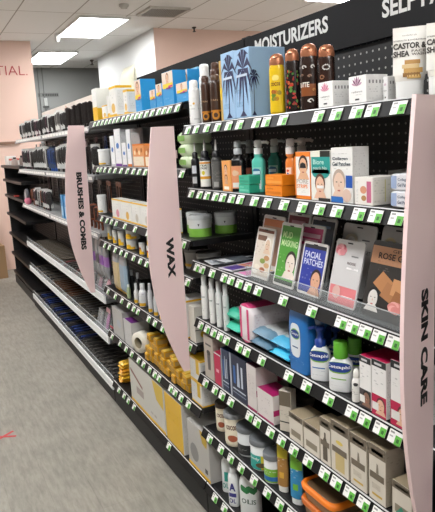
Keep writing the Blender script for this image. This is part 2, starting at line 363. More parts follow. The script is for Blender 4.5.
for i, (z, px) in enumerate(zip(ZB, PXB)):
    tk = [y for y in tick(px, z) if YB0+.02 < y < YB1-.02]
    if i == 2: shelf(B, YB0, YB1, z, tk); continue
    shelf(B, YB0, YB1, z, tk)
hd = [c for c in B.children if c.name.startswith('header')][0]
t = MB(); vs, fs = glyphs('TANNING', .02); t.add([(1.1892, 2.80-.26*a, 1.845+.045*b) for a, b in vs], fs, mat('d6d6d4', .5)); t.build('lettering', hd)
ZC = [(1.650, 'grey'), (1.370, 'grey'), (1.035, 'grey'), (.652, 'tray'), (.40, 'tray'), (.105, 'tray')]
bays = []
for (y0, y1, lab) in ((3.425, 4.85, 'brush shelving bay with silver rails beside the WAX bay'), (4.855, 6.22, 'brush shelving bay with silver rails at the far end, cream header')):
    g = gondola(y0, y1, 1.94, lab, mat('efe3da', .6), lipz=.086); bays.append(g)
    for z, st in ZC:
        n = int((y1-y0)/.098); shelf(g, y0, y1, z, [y0+.06+i*.098 for i in range(n)] if st == 'grey' else [], style=st)
    hd = [c for c in g.children if c.name.startswith('header')][0]
    for k, yy in enumerate((y0+.42, y0+.62, y0+.85) if y0 < 4 else (y0+.3,)):
        t = MB(); t.poly('F', [(-yy+.085*math.cos(a)*(.6 if math.sin(a) > 0 else 1), 1.86+.062*math.sin(a)) for a in [i*math.pi/8 for i in range(16)]], mat('dcb3a2', .6), -1.1893); t.build('printed_picture', hd)
D = empty('shelving_unit', (0, 0, 0)); tag(D, 'empty low black shelving unit at the far end of the run', 'shelving', 'bays of the shelving run')
MB().box(1.205, 1.225, 6.24, 7.62, .1, 1.42, m_peg).build('pegboard_back', D); MB().box(.93, 1.205, 6.24, 7.62, 0, .1, m_blk).build('base_plinth', D)
MB().box(.92, 1.225, 6.24, 7.64, 1.40, 1.43, m_blk).build('top_panel', D)
MB().box(.95, 1.205, 7.62, 7.64, .1, 1.4, m_peg).build('end_panel', D)
for z in (.13, .36, .6, .84, 1.06, 1.24): MB().box(.92, 1.205, 6.245, 7.615, z, z+.03, m_blk, .002).build('shelf', D)
# blade signs: flat boards standing out from the shelf edge, outer edge bowed
def blade(y, z0, z1, txt, tz0, tz1, rz, label, wmax=.14, wtop=.092, wbot=.028, tx=-.052, th=.032, dx=0):
    r = empty('blade_sign', (X0-.014+dx, y, 0), rz); tag(r, label, 'sign', 'pink aisle signs')
    b = MB(); n = 28; th2 = .004; vs = []
    for i in range(n+1):
        t_ = i/n
        if t_ < .5: wd = wtop+(wmax-wtop)*math.sin(t_/.5*math.pi/2)
        else: wd = wmax-(wmax-wbot)*((t_-.5)/.5)**2.0
        z = z1-(z1-z0)*t_; rr = min(1, t_/.02)
        for yy in (-th2, th2): vs += [(-wd, yy, z), (-.002, yy, z)]
    fs = []
    for i in range(n):
        a = 4*i; c = a+4; fs += [(a, a+1, c+1, c), (a+2, c+2, c+3, a+3), (a, c, c+2, a+2), (a+1, a+3, c+3, c+1)]
    fs += [(0, 2, 3, 1), (4*n, 4*n+1, 4*n+3, 4*n+2)]
    b.add(vs, fs, mat('f8dbda', .5)); b.build('board', r)
    l = MB(); gv, gf = glyphs(txt, .055)
    # reads downwards: glyph x runs to -z, glyph up runs to +x
    l.add([(tx-th/2+th*q, -th2-.0006, tz1-(tz1-tz0)*p) for p, q in gv], gf, mat('1a1718', .5)); l.build('lettering', r)
    k = MB().box(-.002, .004, -.006, .006, z1-.12, z1-.09, mat('caa9a9', .4), .001)
    k.build('mounting_clip', r); return r
blade(2.15, .645, 1.62, 'WAX', 1.04, 1.20, 0, 'pink bowed blade sign reading WAX')
blade(3.50, .705, 1.69, 'BRUSHES & COMBS', .97, 1.425, 0, 'pink bowed blade sign reading BRUSHES & COMBS', dx=-.040).rotation_euler.y = .027
blade(.86, .66, 1.615, 'SKIN CARE', 1.01, 1.25, math.radians(21), 'pink bowed blade sign reading SKIN CARE', tx=-.05)
# ------------------------------------------------------------------ product builders
ACT = []
def spot(pl, pr_, pt, zs, inset):
    x = X0+inset; a, b = along(pl, x, zs), along(pr_, x, zs); y = (a+b)/2
    return x, y, a-b, zat(pt, x, y)-zs
def rspot(pl, pr_, pt, zs, inset):
    r = .02
    for _ in range(5):
        x = X0+inset+r; y = along((pl+pr_)/2, x, zs+.06); r = (pr_-pl)/2*dist(x, y, zs+.06)/FPX
    return x, y, r, zat(pt, x, y)-zs
def carton(name, label, cat, zs, pl, pr_, pt, d, draw=None, inset=.01, M=None, side=None, top=None, group=None, gap=.0012, h=None, rz=0, c=.0009):
    x, y, w, hh = spot(pl, pr_, pt, zs, inset); h = h or hh; w -= gap
    mb = MB(); mb.W = w; M = M or mat('f2f2f0', .4)
    mb.box(0, d, -w/2, w/2, 0, h, side or M, c, front=M, top=top or M)
    if draw: draw(mb, w, h, d)
    o = mb.build(name); o.location = (x, y, zs+.0004); o.rotation_euler.z = rz; return tag(o, label, cat, group)
def surf(mb, u0, u1, v0, v1, rx, ry, M, o=.0006, p=2, n=10, tilt=None):
    vs = []; fs = []
    for i in range(n+1):
        a = (u0+(u1-u0)*i/n)/ry; c_, s_ = math.cos(a), math.sin(a)
        for v in (v0, v1): vs.append((-(rx+o)*abs(c_)**(2/p), -(ry+o)*math.copysign(abs(s_)**(2/p), s_), v))
    fs = [(2*i, 2*i+2, 2*i+3, 2*i+1) for i in range(n)]
    mb.add(vs, fs, M, True); return mb
def ctext(mb, t, u0, u1, v0, v1, rx, ry, M, bold=.02, o=.0011, p=2, rot=False):
    vs, fs = glyphs(t, bold); out = []
    for a, b in vs:
        if rot: a, b = b, 1-a
        an = (u0+(u1-u0)*a)/ry; c_, s_ = math.cos(an), math.sin(an)
        out.append((-(rx+o)*abs(c_)**(2/p), -(ry+o)*math.copysign(abs(s_)**(2/p), s_), v0+(v1-v0)*b))
    mb.add(out, fs, M); return mb
def disc_on(mb, u, v, a, b, rx, ry, M, o=.0009, p=2, n=14):
    m_ = max(4, n//2) ; vs = []
    for k in range(m_+1):
        t = -math.cos(math.pi*k/m_); an = (u+a*t)/ry; c_, s_ = math.cos(an), math.sin(an); hh = b*math.sqrt(max(.0004, 1-t*t))
        for e in (-1, 1): vs.append((-(rx+o)*abs(c_)**(2/p), -(ry+o)*math.copysign(abs(s_)**(2/p), s_), v+e*hh))
    mb.add(vs, [(2*k, 2*k+2, 2*k+3, 2*k+1) for k in range(m_)], M); return mb
def thing(name, label, cat, x, y, z, rz=0, group=None):
    return tag(empty(name, (x, y, z+.0004), rz), label, cat, group)
def pump_bottle(label, pl, pr_, pt, zs, inset, body, head, draw, group=None, rz=.75, p=3.2, flat=.8, cat='bottle', nz=1):
    x, y, r, h = rspot(pl, pr_, pt, zs, inset); t = thing('pump_bottle', label, cat, x, y, zs, rz, group)
    rx, ry = r*flat, r; hb = h*.70
    b = MB(); b.loft([(rx*.93, ry*.93, 0), (rx, ry, .004), (rx, ry, hb*.84), (rx*.9, ry*.88, hb*.9), (rx*.62, ry*.55, hb*.97), (.0125, .0125, hb), (.012, .012, hb+.006)], body, p=p, n=28); b.build('body', t)
    l = MB(); draw(l, rx, ry, hb*.84); l.build('label', t)
    q = MB(); q.loft([(.0135, .0135, hb+.005), (.0135, .0135, hb+.022), (.010, .010, hb+.025)], head, n=16)
    q.loft([(.0045, .0045, hb+.024), (.0045, .0045, h-.02)], head, n=10)
    q.loft([(.011, .011, h-.022), (.0125, .0125, h-.018), (.0115, .0115, h-.003), (.008, .008, h)], head, n=14); q.build('pump', t)
    n_ = MB(); n_.tube([(0, -.008*nz, h-.008), (0, -.026*nz, h-.008), (0, -.034*nz, h-.012)], .0045, head, n=8); n_.build('nozzle', [c for c in t.children if c.name.startswith('pump')][0])
    return t
def spout_bottle(label, pl, pr_, pt, zs, body, lab, capc, draw, inset=.012, group=None):
    x, y, r, h = rspot(pl, pr_, pt, zs, inset); t = thing('spout_bottle', label, 'bottle', x, y, zs, .7, group)
    hb = h*.66
    MB().loft([(r*.94, r*.94, 0), (r, r, .003), (r, r, hb*.9), (r*.85, r*.85, hb*.96), (r*.5, r*.5, hb)], body, n=24).build('body', t)
    l = MB(); surf(l, -r*1.9, r*1.9, .006, hb*.86, r, r, lab); draw(l, r, hb*.86); l.build('label', t)
    MB().loft([(r*.7, r*.7, hb-.001), (r*.68, r*.68, hb+h*.09), (r*.35, r*.35, hb+h*.12)], capc, n=16).build('collar', t)
    MB().loft([(r*.26, r*.26, hb+h*.12), (r*.18, r*.18, h*.93), (r*.1, r*.1, h)], mat('d9d9d6', .4), n=12).build('spout', t); return t
def jar(label, pl, pr_, pt, zs, inset, body, lid, draw, hl=.018, group=None, name='tub', cat='tub', rz=.75, hfix=None, lidr=1.04):
    x, y, r, h = rspot(pl, pr_, pt, zs, inset); h = hfix or h; t = thing(name, label, cat, x, y, zs, rz, group); hb = h-hl
    MB().loft([(r*.9, r*.9, 0), (r*.95, r*.95, .004), (r*.97, r*.97, hb-.004), (r*.9, r*.9, hb)], body, n=30).build('body', t)
    l = MB(); draw(l, r*.965, hb)
    if l.v: l.build('label', t)
    MB().loft([(r*lidr, r*lidr, hb-.002), (r*lidr*1.01, r*lidr*1.01, hb+.002), (r*lidr, r*lidr, h-.003), (r*lidr*.94, r*lidr*.94, h), (r*lidr*.88, r*lidr*.88, h-.0012)], lid, n=30).build('lid', t)
    return t
def squeeze_tube(label, pl, pr_, pt, zs, inset, body, capm, draw, hc=.03, flat=.42, rz=.55, group=None, cat='tube', cr=.8, h=None):
    x, y, r, hh = rspot(pl, pr_, pt, zs, inset); h = h or hh; t = thing('squeeze_tube', label, cat, x, y, zs, rz, group)
    rx = r*flat*1.35
    b = MB(); b.loft([(rx*.9, r*.86, hc), (rx, r*.9, hc+.006), (rx*.8, r*.96, h*.45), (rx*.42, r*.99, h*.8), (.0016, r, h*.965), (.0012, r, h)], body, n=26)
    b.build('body', t); l = MB(); l.K = (rx, r, h, hc); draw(l, rx, r, h, hc)
    if l.v: l.build('label', t)
    MB().loft([(rx*cr, r*cr, 0), (rx*cr*1.03, r*cr*1.03, .003), (rx*.86, r*.84, hc)], capm, n=24).build('cap', t); return t
def tface(l, u0, u1, v0, v1, M, o=.0008):
    # print following the flattened face of a squeeze tube
    rx, r, h, hc = l.K
    def X(v):
        z = v; ks = [(hc, rx*.9), (hc+.006, rx), (h*.45, rx*.8), (h*.8, rx*.42), (h*.965, .0016), (h, .0012)]
        for (a, p_), (b, q_) in zip(ks, ks[1:]):
            if z <= b: return p_+(q_-p_)*(z-a)/(b-a)
        return .001
    vs = []; n = 6; m_ = 6
    for i in range(n+1):
        for j in range(m_+1):
            u = u0+(u1-u0)*i/n; v = v0+(v1-v0)*j/m_; k = math.sqrt(max(0, 1-(u/r)**2)); vs.append((-X(v)*k-o, -u, v))
    fs = [(i*(m_+1)+j, (i+1)*(m_+1)+j, (i+1)*(m_+1)+j+1, i*(m_+1)+j+1) for i in range(n) for j in range(m_)]
    l.add(vs, fs, M, True); l.X = X; return l
def ttext(l, t, u0, u1, v0, v1, M, bold=.02, o=.0016):
    rx, r, h, hc = l.K; vs, fs = glyphs(t, bold); X = l.X
    l.add([(-X(v0+(v1-v0)*b)*math.sqrt(max(0, 1-((u0+(u1-u0)*a)/r)**2))-o, -(u0+(u1-u0)*a), v0+(v1-v0)*b) for a, b in vs], fs, M)
def pillow(mb, w, h, t, M, T=None, edge=.07, nx=10, ny=12, cmap=None, crimp=0):
    # soft pack lying in its own x (w) y (h) plane, thickness t
    vs = []; fs = []; ms = []
    for sgn in (1, -1):
        b = len(vs)
        for i in range(nx+1):
            for j in range(ny+1):
                u, v = i/nx, j/ny; e = 4*min(u, 1-u)*1.0; g = 4*min(v, 1-v)
                k = (1-(1-min(1, e*1.4))**2)*(1-(1-min(1, g*1.2))**2)
                if min(u, 1-u) < edge*.5 or min(v, 1-v) < edge*.5: k = 0
                wob = crimp*math.sin(i*2.1+j*1.7)*k
                vs.append(((u-.5)*w, (v-.5)*h, sgn*(t/2*k+.0006)+wob))
        for i in range(nx):
            for j in range(ny):
                q = (b+i*(ny+1)+j, b+(i+1)*(ny+1)+j, b+(i+1)*(ny+1)+j+1, b+i*(ny+1)+j+1); fs.append(q if sgn > 0 else q[::-1])
                ms.append(cmap((i+.5)/nx, (j+.5)/ny) if cmap else M)
    mb.add(vs, fs, ms, True, T); return mb
def sachet(name, label, cat, pl, pr_, pt, zs, inset, draw, lean=.24, M=None, group=None, t=.004, h=None, rz=0, hole=True):
    """flat pack leaning back in the rack: origin at the foot of its front face"""
    x, y, w, hh = spot(pl, pr_, pt, zs, inset)
    if not h:
        h = hh
        for _ in range(12): h += (zat(pt, x+h*math.sin(lean), y)-zs-h*math.cos(lean))*.9
    mb = MB(); mb.W = w; M = M or mat('e6e4e0', .3)
    n = 8; pts = []
    rr = min(w, h)*.07
    for (cx, cy, a0) in ((w/2-rr, rr, -90), (w/2-rr, h-rr, 0), (-w/2+rr, h-rr, 90), (-w/2+rr, rr, 180)):
        for k in range(5):
            a = math.radians(a0+k*22.5); pts.append((cx+rr*math.cos(a), cy+rr*math.sin(a)))
    N = len(pts)
    mb.add([(0, -u, v) for u, v in pts]+[(t, -u, v) for u, v in pts], [tuple(range(N)), tuple(range(2*N-1, N-1, -1))]+[(i, N+i, N+(i+1) % N, (i+1) % N) for i in range(N)], M)
    draw(mb, w, h)
    if hole: mb.rect('F', -w*.09, w*.09, h*.945, h*.965, mat('222222', .6), .0009)
    o = mb.build(name); o.location = (x, y, zs+.001); o.rotation_euler = (0, lean, rz); return tag(o, label, cat, group)
FP = lambda b='f1f1ee', i='8a8a8a', **k: printed(b, i, **k)
Z1, Z2, Z3, Z4, Z5, Z6, Z7 = [z+.033 for z in ZA]
W_ = mat('f4f4f2', .35); CU_ = mat('b87858', .3, .55); BK = mat('17171a', .35)
# ---------------------------------------------------------------- top shelf, MOISTURIZERS bay
def aerosol(label, pl, pr_, pt, inset, body, capm, draw, capf=.16, flat=1, nm='spray_can', z=None):
    x, y, r, h = rspot(pl, pr_, pt, z or Z1, inset); t = thing(nm, label, 'bottle', x, y, z or Z1, .7); hc = h*capf
    MB().loft([(r*.95, r*.95, 0), (r, r, .003), (r, r, h-hc-.014), (r*.9, r*.9, h-hc-.004), (r*.72, r*.72, h-hc)], body, n=24).build('body', t)
    l = MB(); draw(l, r, h-hc-.014)
    if l.v: l.build('label', t)
    MB().loft([(r*.8, r*.8, h-hc-.001), (r*.8, r*.8, h-.008), (r*.7, r*.7, h-.002), (r*.45, r*.45, h)], capm, n=22).build('cap', t); return t
def dcan(l, r, h): surf(l, -r*1.3, r*1.3, h*.06, h*.8, r, r, FP('f1f1ef', 'a0a0a0', row=.012, word=.02)); disc_on(l, r*.3, h*.62, .004, .004, r, r, mat('e9b83c'))
aerosol('short white spray can at the left end of the MOISTURIZERS top shelf', 189.4, 200, 80.3, .008, W_, W_, dcan)
aerosol('taller white bottle with a rounded white cap behind the short white spray can', 200.3, 212, 64.3, .045, mat('eceff1', .3), W_, dcan, capf=.2)
def dbr(l, r, h):
    surf(l, -r*1.5, r*1.5, h*.05, h*.65, r, r, mat('3f281c', .33), o=.0003)
    surf(l, -r*1.5, r*1.5, h*.26, h*.31, r, r, mat('c27a22', .4)); disc_on(l, r*.2, h*.17, r*.75, r*.8, r, r, mat('c9852a', .4)); disc_on(l, r*.2, h*.17, r*.38, r*.42, r, r, mat('4a2d1c', .4), o=.0014)
    ctext(l, 'TAN', -r*.7, r*.7, h*.55, h*.60, r, r, mat('a98b6a'))
BR = mat('43291d', .33)
aerosol('short matt brown spray can beside the white spray cans', 201.6, 211, 76, .008, BR, mat('50352a', .4), dbr, capf=.13)
aerosol('brown spray can with orange ring, second brown can from the left', 210.8, 222, 74.6, .008, mat('3a241a', .3), mat('5a4334', .35), dbr, capf=.12)
aerosol('tallest brown can with square brown top, behind the two front brown cans', 212, 222, 62.5, .066, mat('4a2b1e', .3), mat('50301f', .35), dbr, capf=.1)
def dgold(mb, w, h, d): mb.rect('F', -w*.4, w*.4, h*.35, h*.55, mat('e8c22c')); mb.rect('S', .004, d-.004, h*.1, h*.8, FP('cda963', '7c5c20'))
carton('boxed_lotion', 'narrow gold carton squeezed between brown cans and palm tree boxes', 'box', Z1, 221.5, 224.6, 61, .045, dgold, M=mat('c9a45a', .35), inset=.02)
def palm(mb, fc, u, v0, h, s):
    N_ = mat('1d2350', .5)
    mb.poly(fc, [(u-s*.035, v0), (u+s*.035, v0), (u+s*.02+s*.06, v0+h*.66), (u-s*.015+s*.06, v0+h*.66)], N_)
    mb.poly(fc, [(u-s*.2, v0), (u+s*.2, v0), (u+s*.08, v0+h*.05), (u, v0+h*.09), (u-s*.1, v0+h*.04)], N_, .0006)
    cx, cy = u+s*.06, v0+h*.66
    for a, L in ((-160, .42), (-125, .40), (-95, .3), (-60, .38), (-25, .44), (10, .46), (50, .42), (90, .40), (128, .42), (165, .46), (200, .4)):
        L = L*1.25; r_ = math.radians(a); dx, dy = math.cos(r_)*L*s, math.sin(r_)*L*s*1.7; nx, ny = -dy*.09, dx*.17
        mb.poly(fc, [(cx, cy), (cx+dx*.5-nx, cy+dy*.5-ny+s*.08), (cx+dx, cy+dy-s*.34), (cx+dx*.5+nx, cy+dy*.5+ny+s*.1)], N_, .0007+.00001*a/20)
    for k in (-3, -1, 1, 3): mb.poly(fc, [(cx+k*s*.09-s*.018, cy), (cx+k*s*.09+s*.018, cy), (cx+k*s*.13, cy-s*.55-(k % 2)*s*.3)], N_, .0006)
def dpalm(two):
    def f(mb, w, h, d):
        palm(mb, 'F', w*.02, h*.02, h*1.05, w*1.15); mb.rect('F', -w*.4, w*.02, h*.36, h*.42, FP('8db4d8', '38507c', row=.008), .0003); mb.rect('F', -w*.4, w*.02, h*.16, h*.24, FP('8db4d8', '38507c', row=.008), .0003)
        mb.rect('F', -w*.36, w*.36, h*.60, h*.635, mat('c5d3e4'), .0012)
        if two: palm(mb, 'S', d*.16, h*.02, h*.85, d*.5)
    return f
LB, LBs = mat('9cc0e2', .4), mat('a5c8e8', .4)
carton('palm_tree_box', 'light blue palm tree box at the left of three', 'box', Z1, 223.6, 236.2, 52.6, .075, dpalm(0), M=LB, side=LBs, group='light blue boxes with palm trees')
carton('palm_tree_box', 'light blue palm tree box in the middle, its wide side showing', 'box', Z1, 236.4, 251.4, 49, .075, dpalm(1), M=LB, side=LBs, group='light blue boxes with palm trees')
carton('palm_tree_box', 'light blue palm tree box at the right, behind the yellow bottle', 'box', Z1, 265, 270.5, 47.5, .06, dpalm(0), M=mat('7fa8cf', .4), side=LBs, inset=.09, group='light blue boxes with palm trees')
def cop_bottle(label, pl, pr_, pt, inset, body, draw, nm='lotion_bottle'):
    x, y, r, h = rspot(pl, pr_, pt, Z1, inset); t = thing(nm, label, 'bottle', x, y, Z1, .7); rx = r*.72; hc = h*.19
    MB().loft([(rx*.92, r*.9, 0), (rx, r*.98, .005), (rx, r, h*.5), (rx, r*.96, h-hc-.008), (rx*.9, r*.86, h-hc)], body, n=28, p=2.6).build('body', t)
    l = MB(); draw(l, rx, r, h-hc-.01); l.build('label', t)
    MB().loft([(rx*.93, r*.93, h-hc-.001), (rx*.97, r*.97, h-hc+.006), (rx*.9, r*.92, h-hc*.45), (rx*.7, r*.72, h-hc*.14), (rx*.3, r*.32, h)], CU_, n=26).build('cap', t)
    MB().loft([(.004, .008, h-hc*.42), (.0035, .007, h-hc*.38)], mat('7c4a33', .4), cx=-rx*.86, n=10).build('cap_notch', [c for c in t.children if c.name.startswith('cap')][0]); return t
def dyel(l, rx, r, h):
    surf(l, -r*.95, r*.95, h*.04, h*.99, rx, r, mat('eac41c', .35), p=2.6); random.seed(4)
    for k in range(7): disc_on(l, random.uniform(-.5, .6)*r, h*random.uniform(.32, .5), .006, .006, rx, r, mat(random.choice(['c98a1c', '6d8a2a', 'a8461c'])), p=2.6, o=.0012)
    ctext(l, 'cocoa', -r*.5, r*.5, h*.62, h*.7, rx, r, mat('7a3c18'), p=2.6); disc_on(l, 0, h*.8, r*.35, .008, rx, r, mat('f3de7c'), p=2.6)
cop_bottle('yellow lotion bottle with copper cap beside the palm tree boxes', 269.8, 285.4, 54, .012, mat('e6bd1a', .3), dyel)
def dfloral(l, rx, r, h):
    random.seed(11)
    for k in range(46):
        disc_on(l, random.uniform(-.9, .9)*r, h*random.uniform(.08, .86), random.uniform(.0015, .004), random.uniform(.002, .006), rx, r, mat(random.choice(['c02a22', '8d1d1c', '3f7a2c', 'b5562c', '5b8c38'])), p=2.6, o=.001+.0001*k/10, n=6)
cop_bottle('black lotion bottle with red and green sprigs, copper cap', 285.8, 300.4, 49, .012, mat('241a18', .25), dfloral)
def dlatte(l, rx, r, h):
    surf(l, -r*.9, r*.9, h*.28, h*.52, rx, r, mat('8a4a1e', .4), p=2.6)
    ctext(l, 'LATTE', -r*.85, r*.1, h*.46, h*.56, rx, r, mat('f0e8dc'), p=2.6, o=.002)
    for (u, v, q, c_) in ((-.3, .86, .42, 'cfc9c4'), (.45, .86, .42, 'cfc9c4'), (.2, .18, .5, 'd8d2cc'), (.55, .4, .3, 'c48a4a'), (-.5, .7, .25, '7a5a48'), (.15, .68, .3, '8a6a58')):
        for k in range(9):
            a = k*.55; disc_on(l, (u+q*.5*math.cos(a)*(1-k*.06))*r, h*v+q*.5*r*math.sin(a)*(1-k*.06), .0016, .0016, rx, r, mat(c_), p=2.6, o=.0025, n=6)
cop_bottle('dark brown LATTE lotion bottle with white swirls, copper cap', 300.8, 318.4, 44, .012, mat('2d1c16', .22), dlatte)
def dsw(l, rx, r, h):
    for (u, v, q, c_) in ((.1, .86, .55, 'cfc9c4'), (-.3, .66, .4, '8a5a3c'), (.2, .5, .5, '8a5a3c'), (-.1, .3, .5, 'a86a3c')):
        for k in range(10):
            a = k*.6; disc_on(l, (u+q*.5*math.cos(a))*r, h*v+q*.5*r*math.sin(a), .0016, .0018, rx, r, mat(c_), p=2.6, o=.002, n=6)
cop_bottle('dark brown swirled lotion bottle behind the white flower box', 318.6, 335.4, 44.7, .035, mat('33201a', .22), dsw)
def dflower(c1, c2):
    def f(mb, w, h, d):
        for k in range(7):
            a = math.pi*(.1+.8*k/6); mb.poly('F', [(-w*.02, h*.62), (-w*.02+math.cos(a-.16)*w*.22, h*.62+math.sin(a-.16)*w*.26), (-w*.02+math.cos(a)*w*.32, h*.62+math.sin(a)*w*.38), (-w*.02+math.cos(a+.16)*w*.22, h*.62+math.sin(a+.16)*w*.26)], mat(c1 if k % 2 else c2), .0004+.00002*k)
        mb.text('F', 'radiance', -w*.3, w*.3, h*.38, h*.45, mat('5a5458'), .0); mb.rect('F', -w*.25, w*.25, h*.28, h*.33, FP('f2f1ef', 'a09aa0', row=.004)); mb.rect('F', -w*.12, w*.12, h*.1, h*.16, mat('3c3a3c'))
        for k in range(5): mb.rect('S', d*(.12+k*.16), d*(.19+k*.16), h*.68, h*.8, mat('8f8c8e'))
        mb.rect('S', d*.08, d*.92, h*.12, h*.56, FP('f3f2f0', 'aaa8a8', row=.005, word=.008))
    return f
WB = mat('f4f3f1', .35)
carton('cream_box', 'white cream box with a pink flower, front of the dark swirled bottle', 'box', Z1, 318.4, 333, 82, .058, dflower('d36a8c', 'e7a3b8'), inset=.006, M=WB, group='white flower boxes')
carton('cream_box', 'white cream box with a purple flower on its front', 'box', Z1, 348.6, 366.4, 76, .062, dflower('7a3868', 'c9a0b8'), inset=.006, M=WB, group='white flower boxes')
carton('cream_box', 'white cream box set back, only its printed side showing beside the tubes', 'box', Z1, 383, 387.9, 76.5, .05, dflower('c9a0b8', 'd3b8c4'), inset=.04, M=WB, group='white flower boxes')
def dcastor(l, rx, r, h, hc):
    tface(l, -r*.99, r*.99, hc+.012, h*.93, mat('efece6', .35), .0006)
    D_ = mat('3a332e'); ttext(l, 'wonderful oils', -r*.45, r*.4, h*.87, h*.895, mat('8c8478'), 0)
    ttext(l, 'STRENGTH & HYDRATION', -r*.95, r*.93, h*.80, h*.82, mat('5a5048'))
    ttext(l, 'CASTOR &', -r*.97, r*.95, h*.69, h*.775, D_, .04); ttext(l, 'SHEA', -r*.97, -r*.02, h*.58, h*.665, D_, .04)
    ttext(l, 'FACE', r*.1, r*.93, h*.635, h*.67, mat('6a6058')); ttext(l, 'WASH', r*.1, r*.93, h*.59, h*.625, mat('6a6058'))
    for (u, v, a, b, c_) in ((.15, .5, .45, .03, 'b98a48'), (.05, .44, .5, .028, 'd8bd8a'), (.2, .38, .55, .035, 'c2964f'), (.1, .32, .5, .03, '8f6428'), (.25, .29, .4, .025, 'd9b26a')):
        tface(l, (u-a)*r, (u+a)*r, h*(v-b), h*(v+b), mat(c_), .0012+.0002*v)
squeeze_tube('tall white CASTOR & SHEA face wash tube at the left of the pair', 393.5, 426, 27, Z1, .012, mat('efebe4', .35), mat('f5f5f3', .3), dcastor, hc=.034, rz=.8, group='castor and shea face wash tubes')
squeeze_tube('tall white CASTOR & SHEA face wash tube at the right, cut by the picture edge', 427, 459, 22, Z1, .012, mat('efebe4', .35), mat('f5f5f3', .3), dcastor, hc=.034, rz=.8, group='castor and shea face wash tubes')
# ---------------------------------------------------------------- second shelf
def d1(l, r, h): surf(l, -r*.6, r*.6, h*.55, h*.85, r, r, mat('d0d4dc'), o=.001); surf(l, -r*.6, r*.6, h*.16, h*.42, r, r, mat('b9b9bb'), o=.001)
def d2(l, r, h):
    surf(l, -r*1.5, r*1.5, h*.9, h*.96, r, r, mat('e0941c'), o=.001); surf(l, -r*1.5, r*1.5, h*.34, h*.44, r, r, mat('e0a02a'), o=.001); surf(l, -r*1.5, r*1.5, .007, h*.07, r, r, mat('e0a02a'), o=.001)
    ctext(l, 'TEA', -r*.7, r*.7, h*.8, h*.87, r, r, mat('2a2c2a')); ctext(l, 'TREE', -r*.7, r*.7, h*.7, h*.77, r, r, mat('2a2c2a')); disc_on(l, 0, h*.57, .006, .008, r, r, mat('d8c832'))
def d3(l, r, h): surf(l, -r*1.5, r*1.5, h*.1, h*.95, r, r, FP('5e5e5c', '9a9a96', row=.006, word=.01), o=.001); surf(l, -r*.3, r*.6, h*.1, h*.28, r, r, mat('a8a8a4'), o=.0015)
spout_bottle('black spout bottle at the left end of the second shelf', 191.8, 199.9, 142, Z2, BK, BK, BK, d1)
spout_bottle('white and orange labelled spout bottle, second from the left', 200.1, 211.2, 140, Z2, BK, mat('efeee6', .4), BK, d2)
spout_bottle('grey printed spout bottle, third from the left', 211.8, 222.2, 139.6, Z2, mat('3c3c3b', .35), mat('5e5e5c', .4), BK, d3)
def dorf(mb, w, h, d): mb.face('F', 0, h*.72, h*.26); mb.face('F', 0, h*.4, h*.26, 'd9a684', '7a3a20'); mb.rect('F', -w*.3, w*.3, h*.06, h*.16, mat('f5efe4'))
carton('peel_box', 'small orange carton with two faces, front of the dark pump bottle', 'box', Z2, 222.8, 231.2, 161, .03, dorf, M=mat('eca55c', .4), inset=.006)
CLR = mat('b9bdbe', .15); 
def ddk(l, rx, ry, h): surf(l, -ry*.85, ry*.5, h*.1, h*.86, rx, ry, mat('e8996e', .4), p=3.2); disc_on(l, -ry*.2, h*.62, ry*.32, h*.1, rx, ry, mat('e8c2a2'), p=3.2); surf(l, -ry*.5, ry*.3, h*.14, h*.3, rx, ry, mat('ece8e2'), p=3.2, o=.001)
pump_bottle('black pump bottle with an orange face label, grey pump', 231.4, 246.0, 140.7, Z2, .012, mat('1a191b', .2), mat('a9adaf', .3), ddk)
pump_bottle('black pump bottle set back, between the orange labelled and green ones', 245.6, 255.6, 140, Z2, .085, mat('1a1717', .2), mat('8d9092', .3), lambda l, rx, ry, h: surf(l, -ry*.6, ry*.3, h*.2, h*.75, rx, ry, mat('8a4a38', .4), p=3.2))
def soap(label, pl, pr_, z0, hh, c_, c2, name='soap_box', d=.045, inset=.004):
    def dr(mb, w, h, dd): mb.rect('F', -w*.44, w*.44, h*.2, h*.45, mat(c2)); mb.rect('F', -w*.4, 0, h*.62, h*.76, mat(c2))
    return carton(name, label, 'box', z0, pl, pr_, 100, d, dr, M=mat(c_, .38), inset=inset, h=hh)
soap('lower of the two stacked mint green boxes', 239, 249.5, Z2, .027, '35b493', '6fd0b6'); soap('upper of the two stacked mint green boxes', 239, 249.5, Z2+.028, .027, '35b493', '2a9c80')
soap('lower of the two stacked orange boxes', 265.2, 282.2, Z2, .030, 'f08a1c', 'd87612'); soap('upper of the two stacked orange boxes', 265.4, 282.5, Z2+.031, .030, 'f08a1c', 'f6a348')
def dgr(l, rx, ry, h):
    surf(l, -ry*.8, ry*.45, h*.1, h*.82, rx, ry, mat('8fd4c6', .2), p=3.2, o=.0004)
    surf(l, -ry*.75, ry*.3, h*.12, h*.4, rx, ry, FP('dfeeea', '6aa79c', row=.005), p=3.2, o=.0008); disc_on(l, -ry*.2, h*.66, ry*.5, h*.13, rx, ry, mat('2a6f96'), p=3.2); surf(l, -ry*.6, ry*.2, h*.6, h*.7, rx, ry, mat('cfe6ec'), p=3.2, o=.0015)
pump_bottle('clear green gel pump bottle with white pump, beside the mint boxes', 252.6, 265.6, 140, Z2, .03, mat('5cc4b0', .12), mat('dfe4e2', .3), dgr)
pump_bottle('green gel pump bottle set back, its pump grey in shade', 268.5, 282, 138.8, Z2, .115, mat('2f8478', .15), mat('b7bdbb', .3), dgr)  # body and pump colours darkened to stand for shade at the back
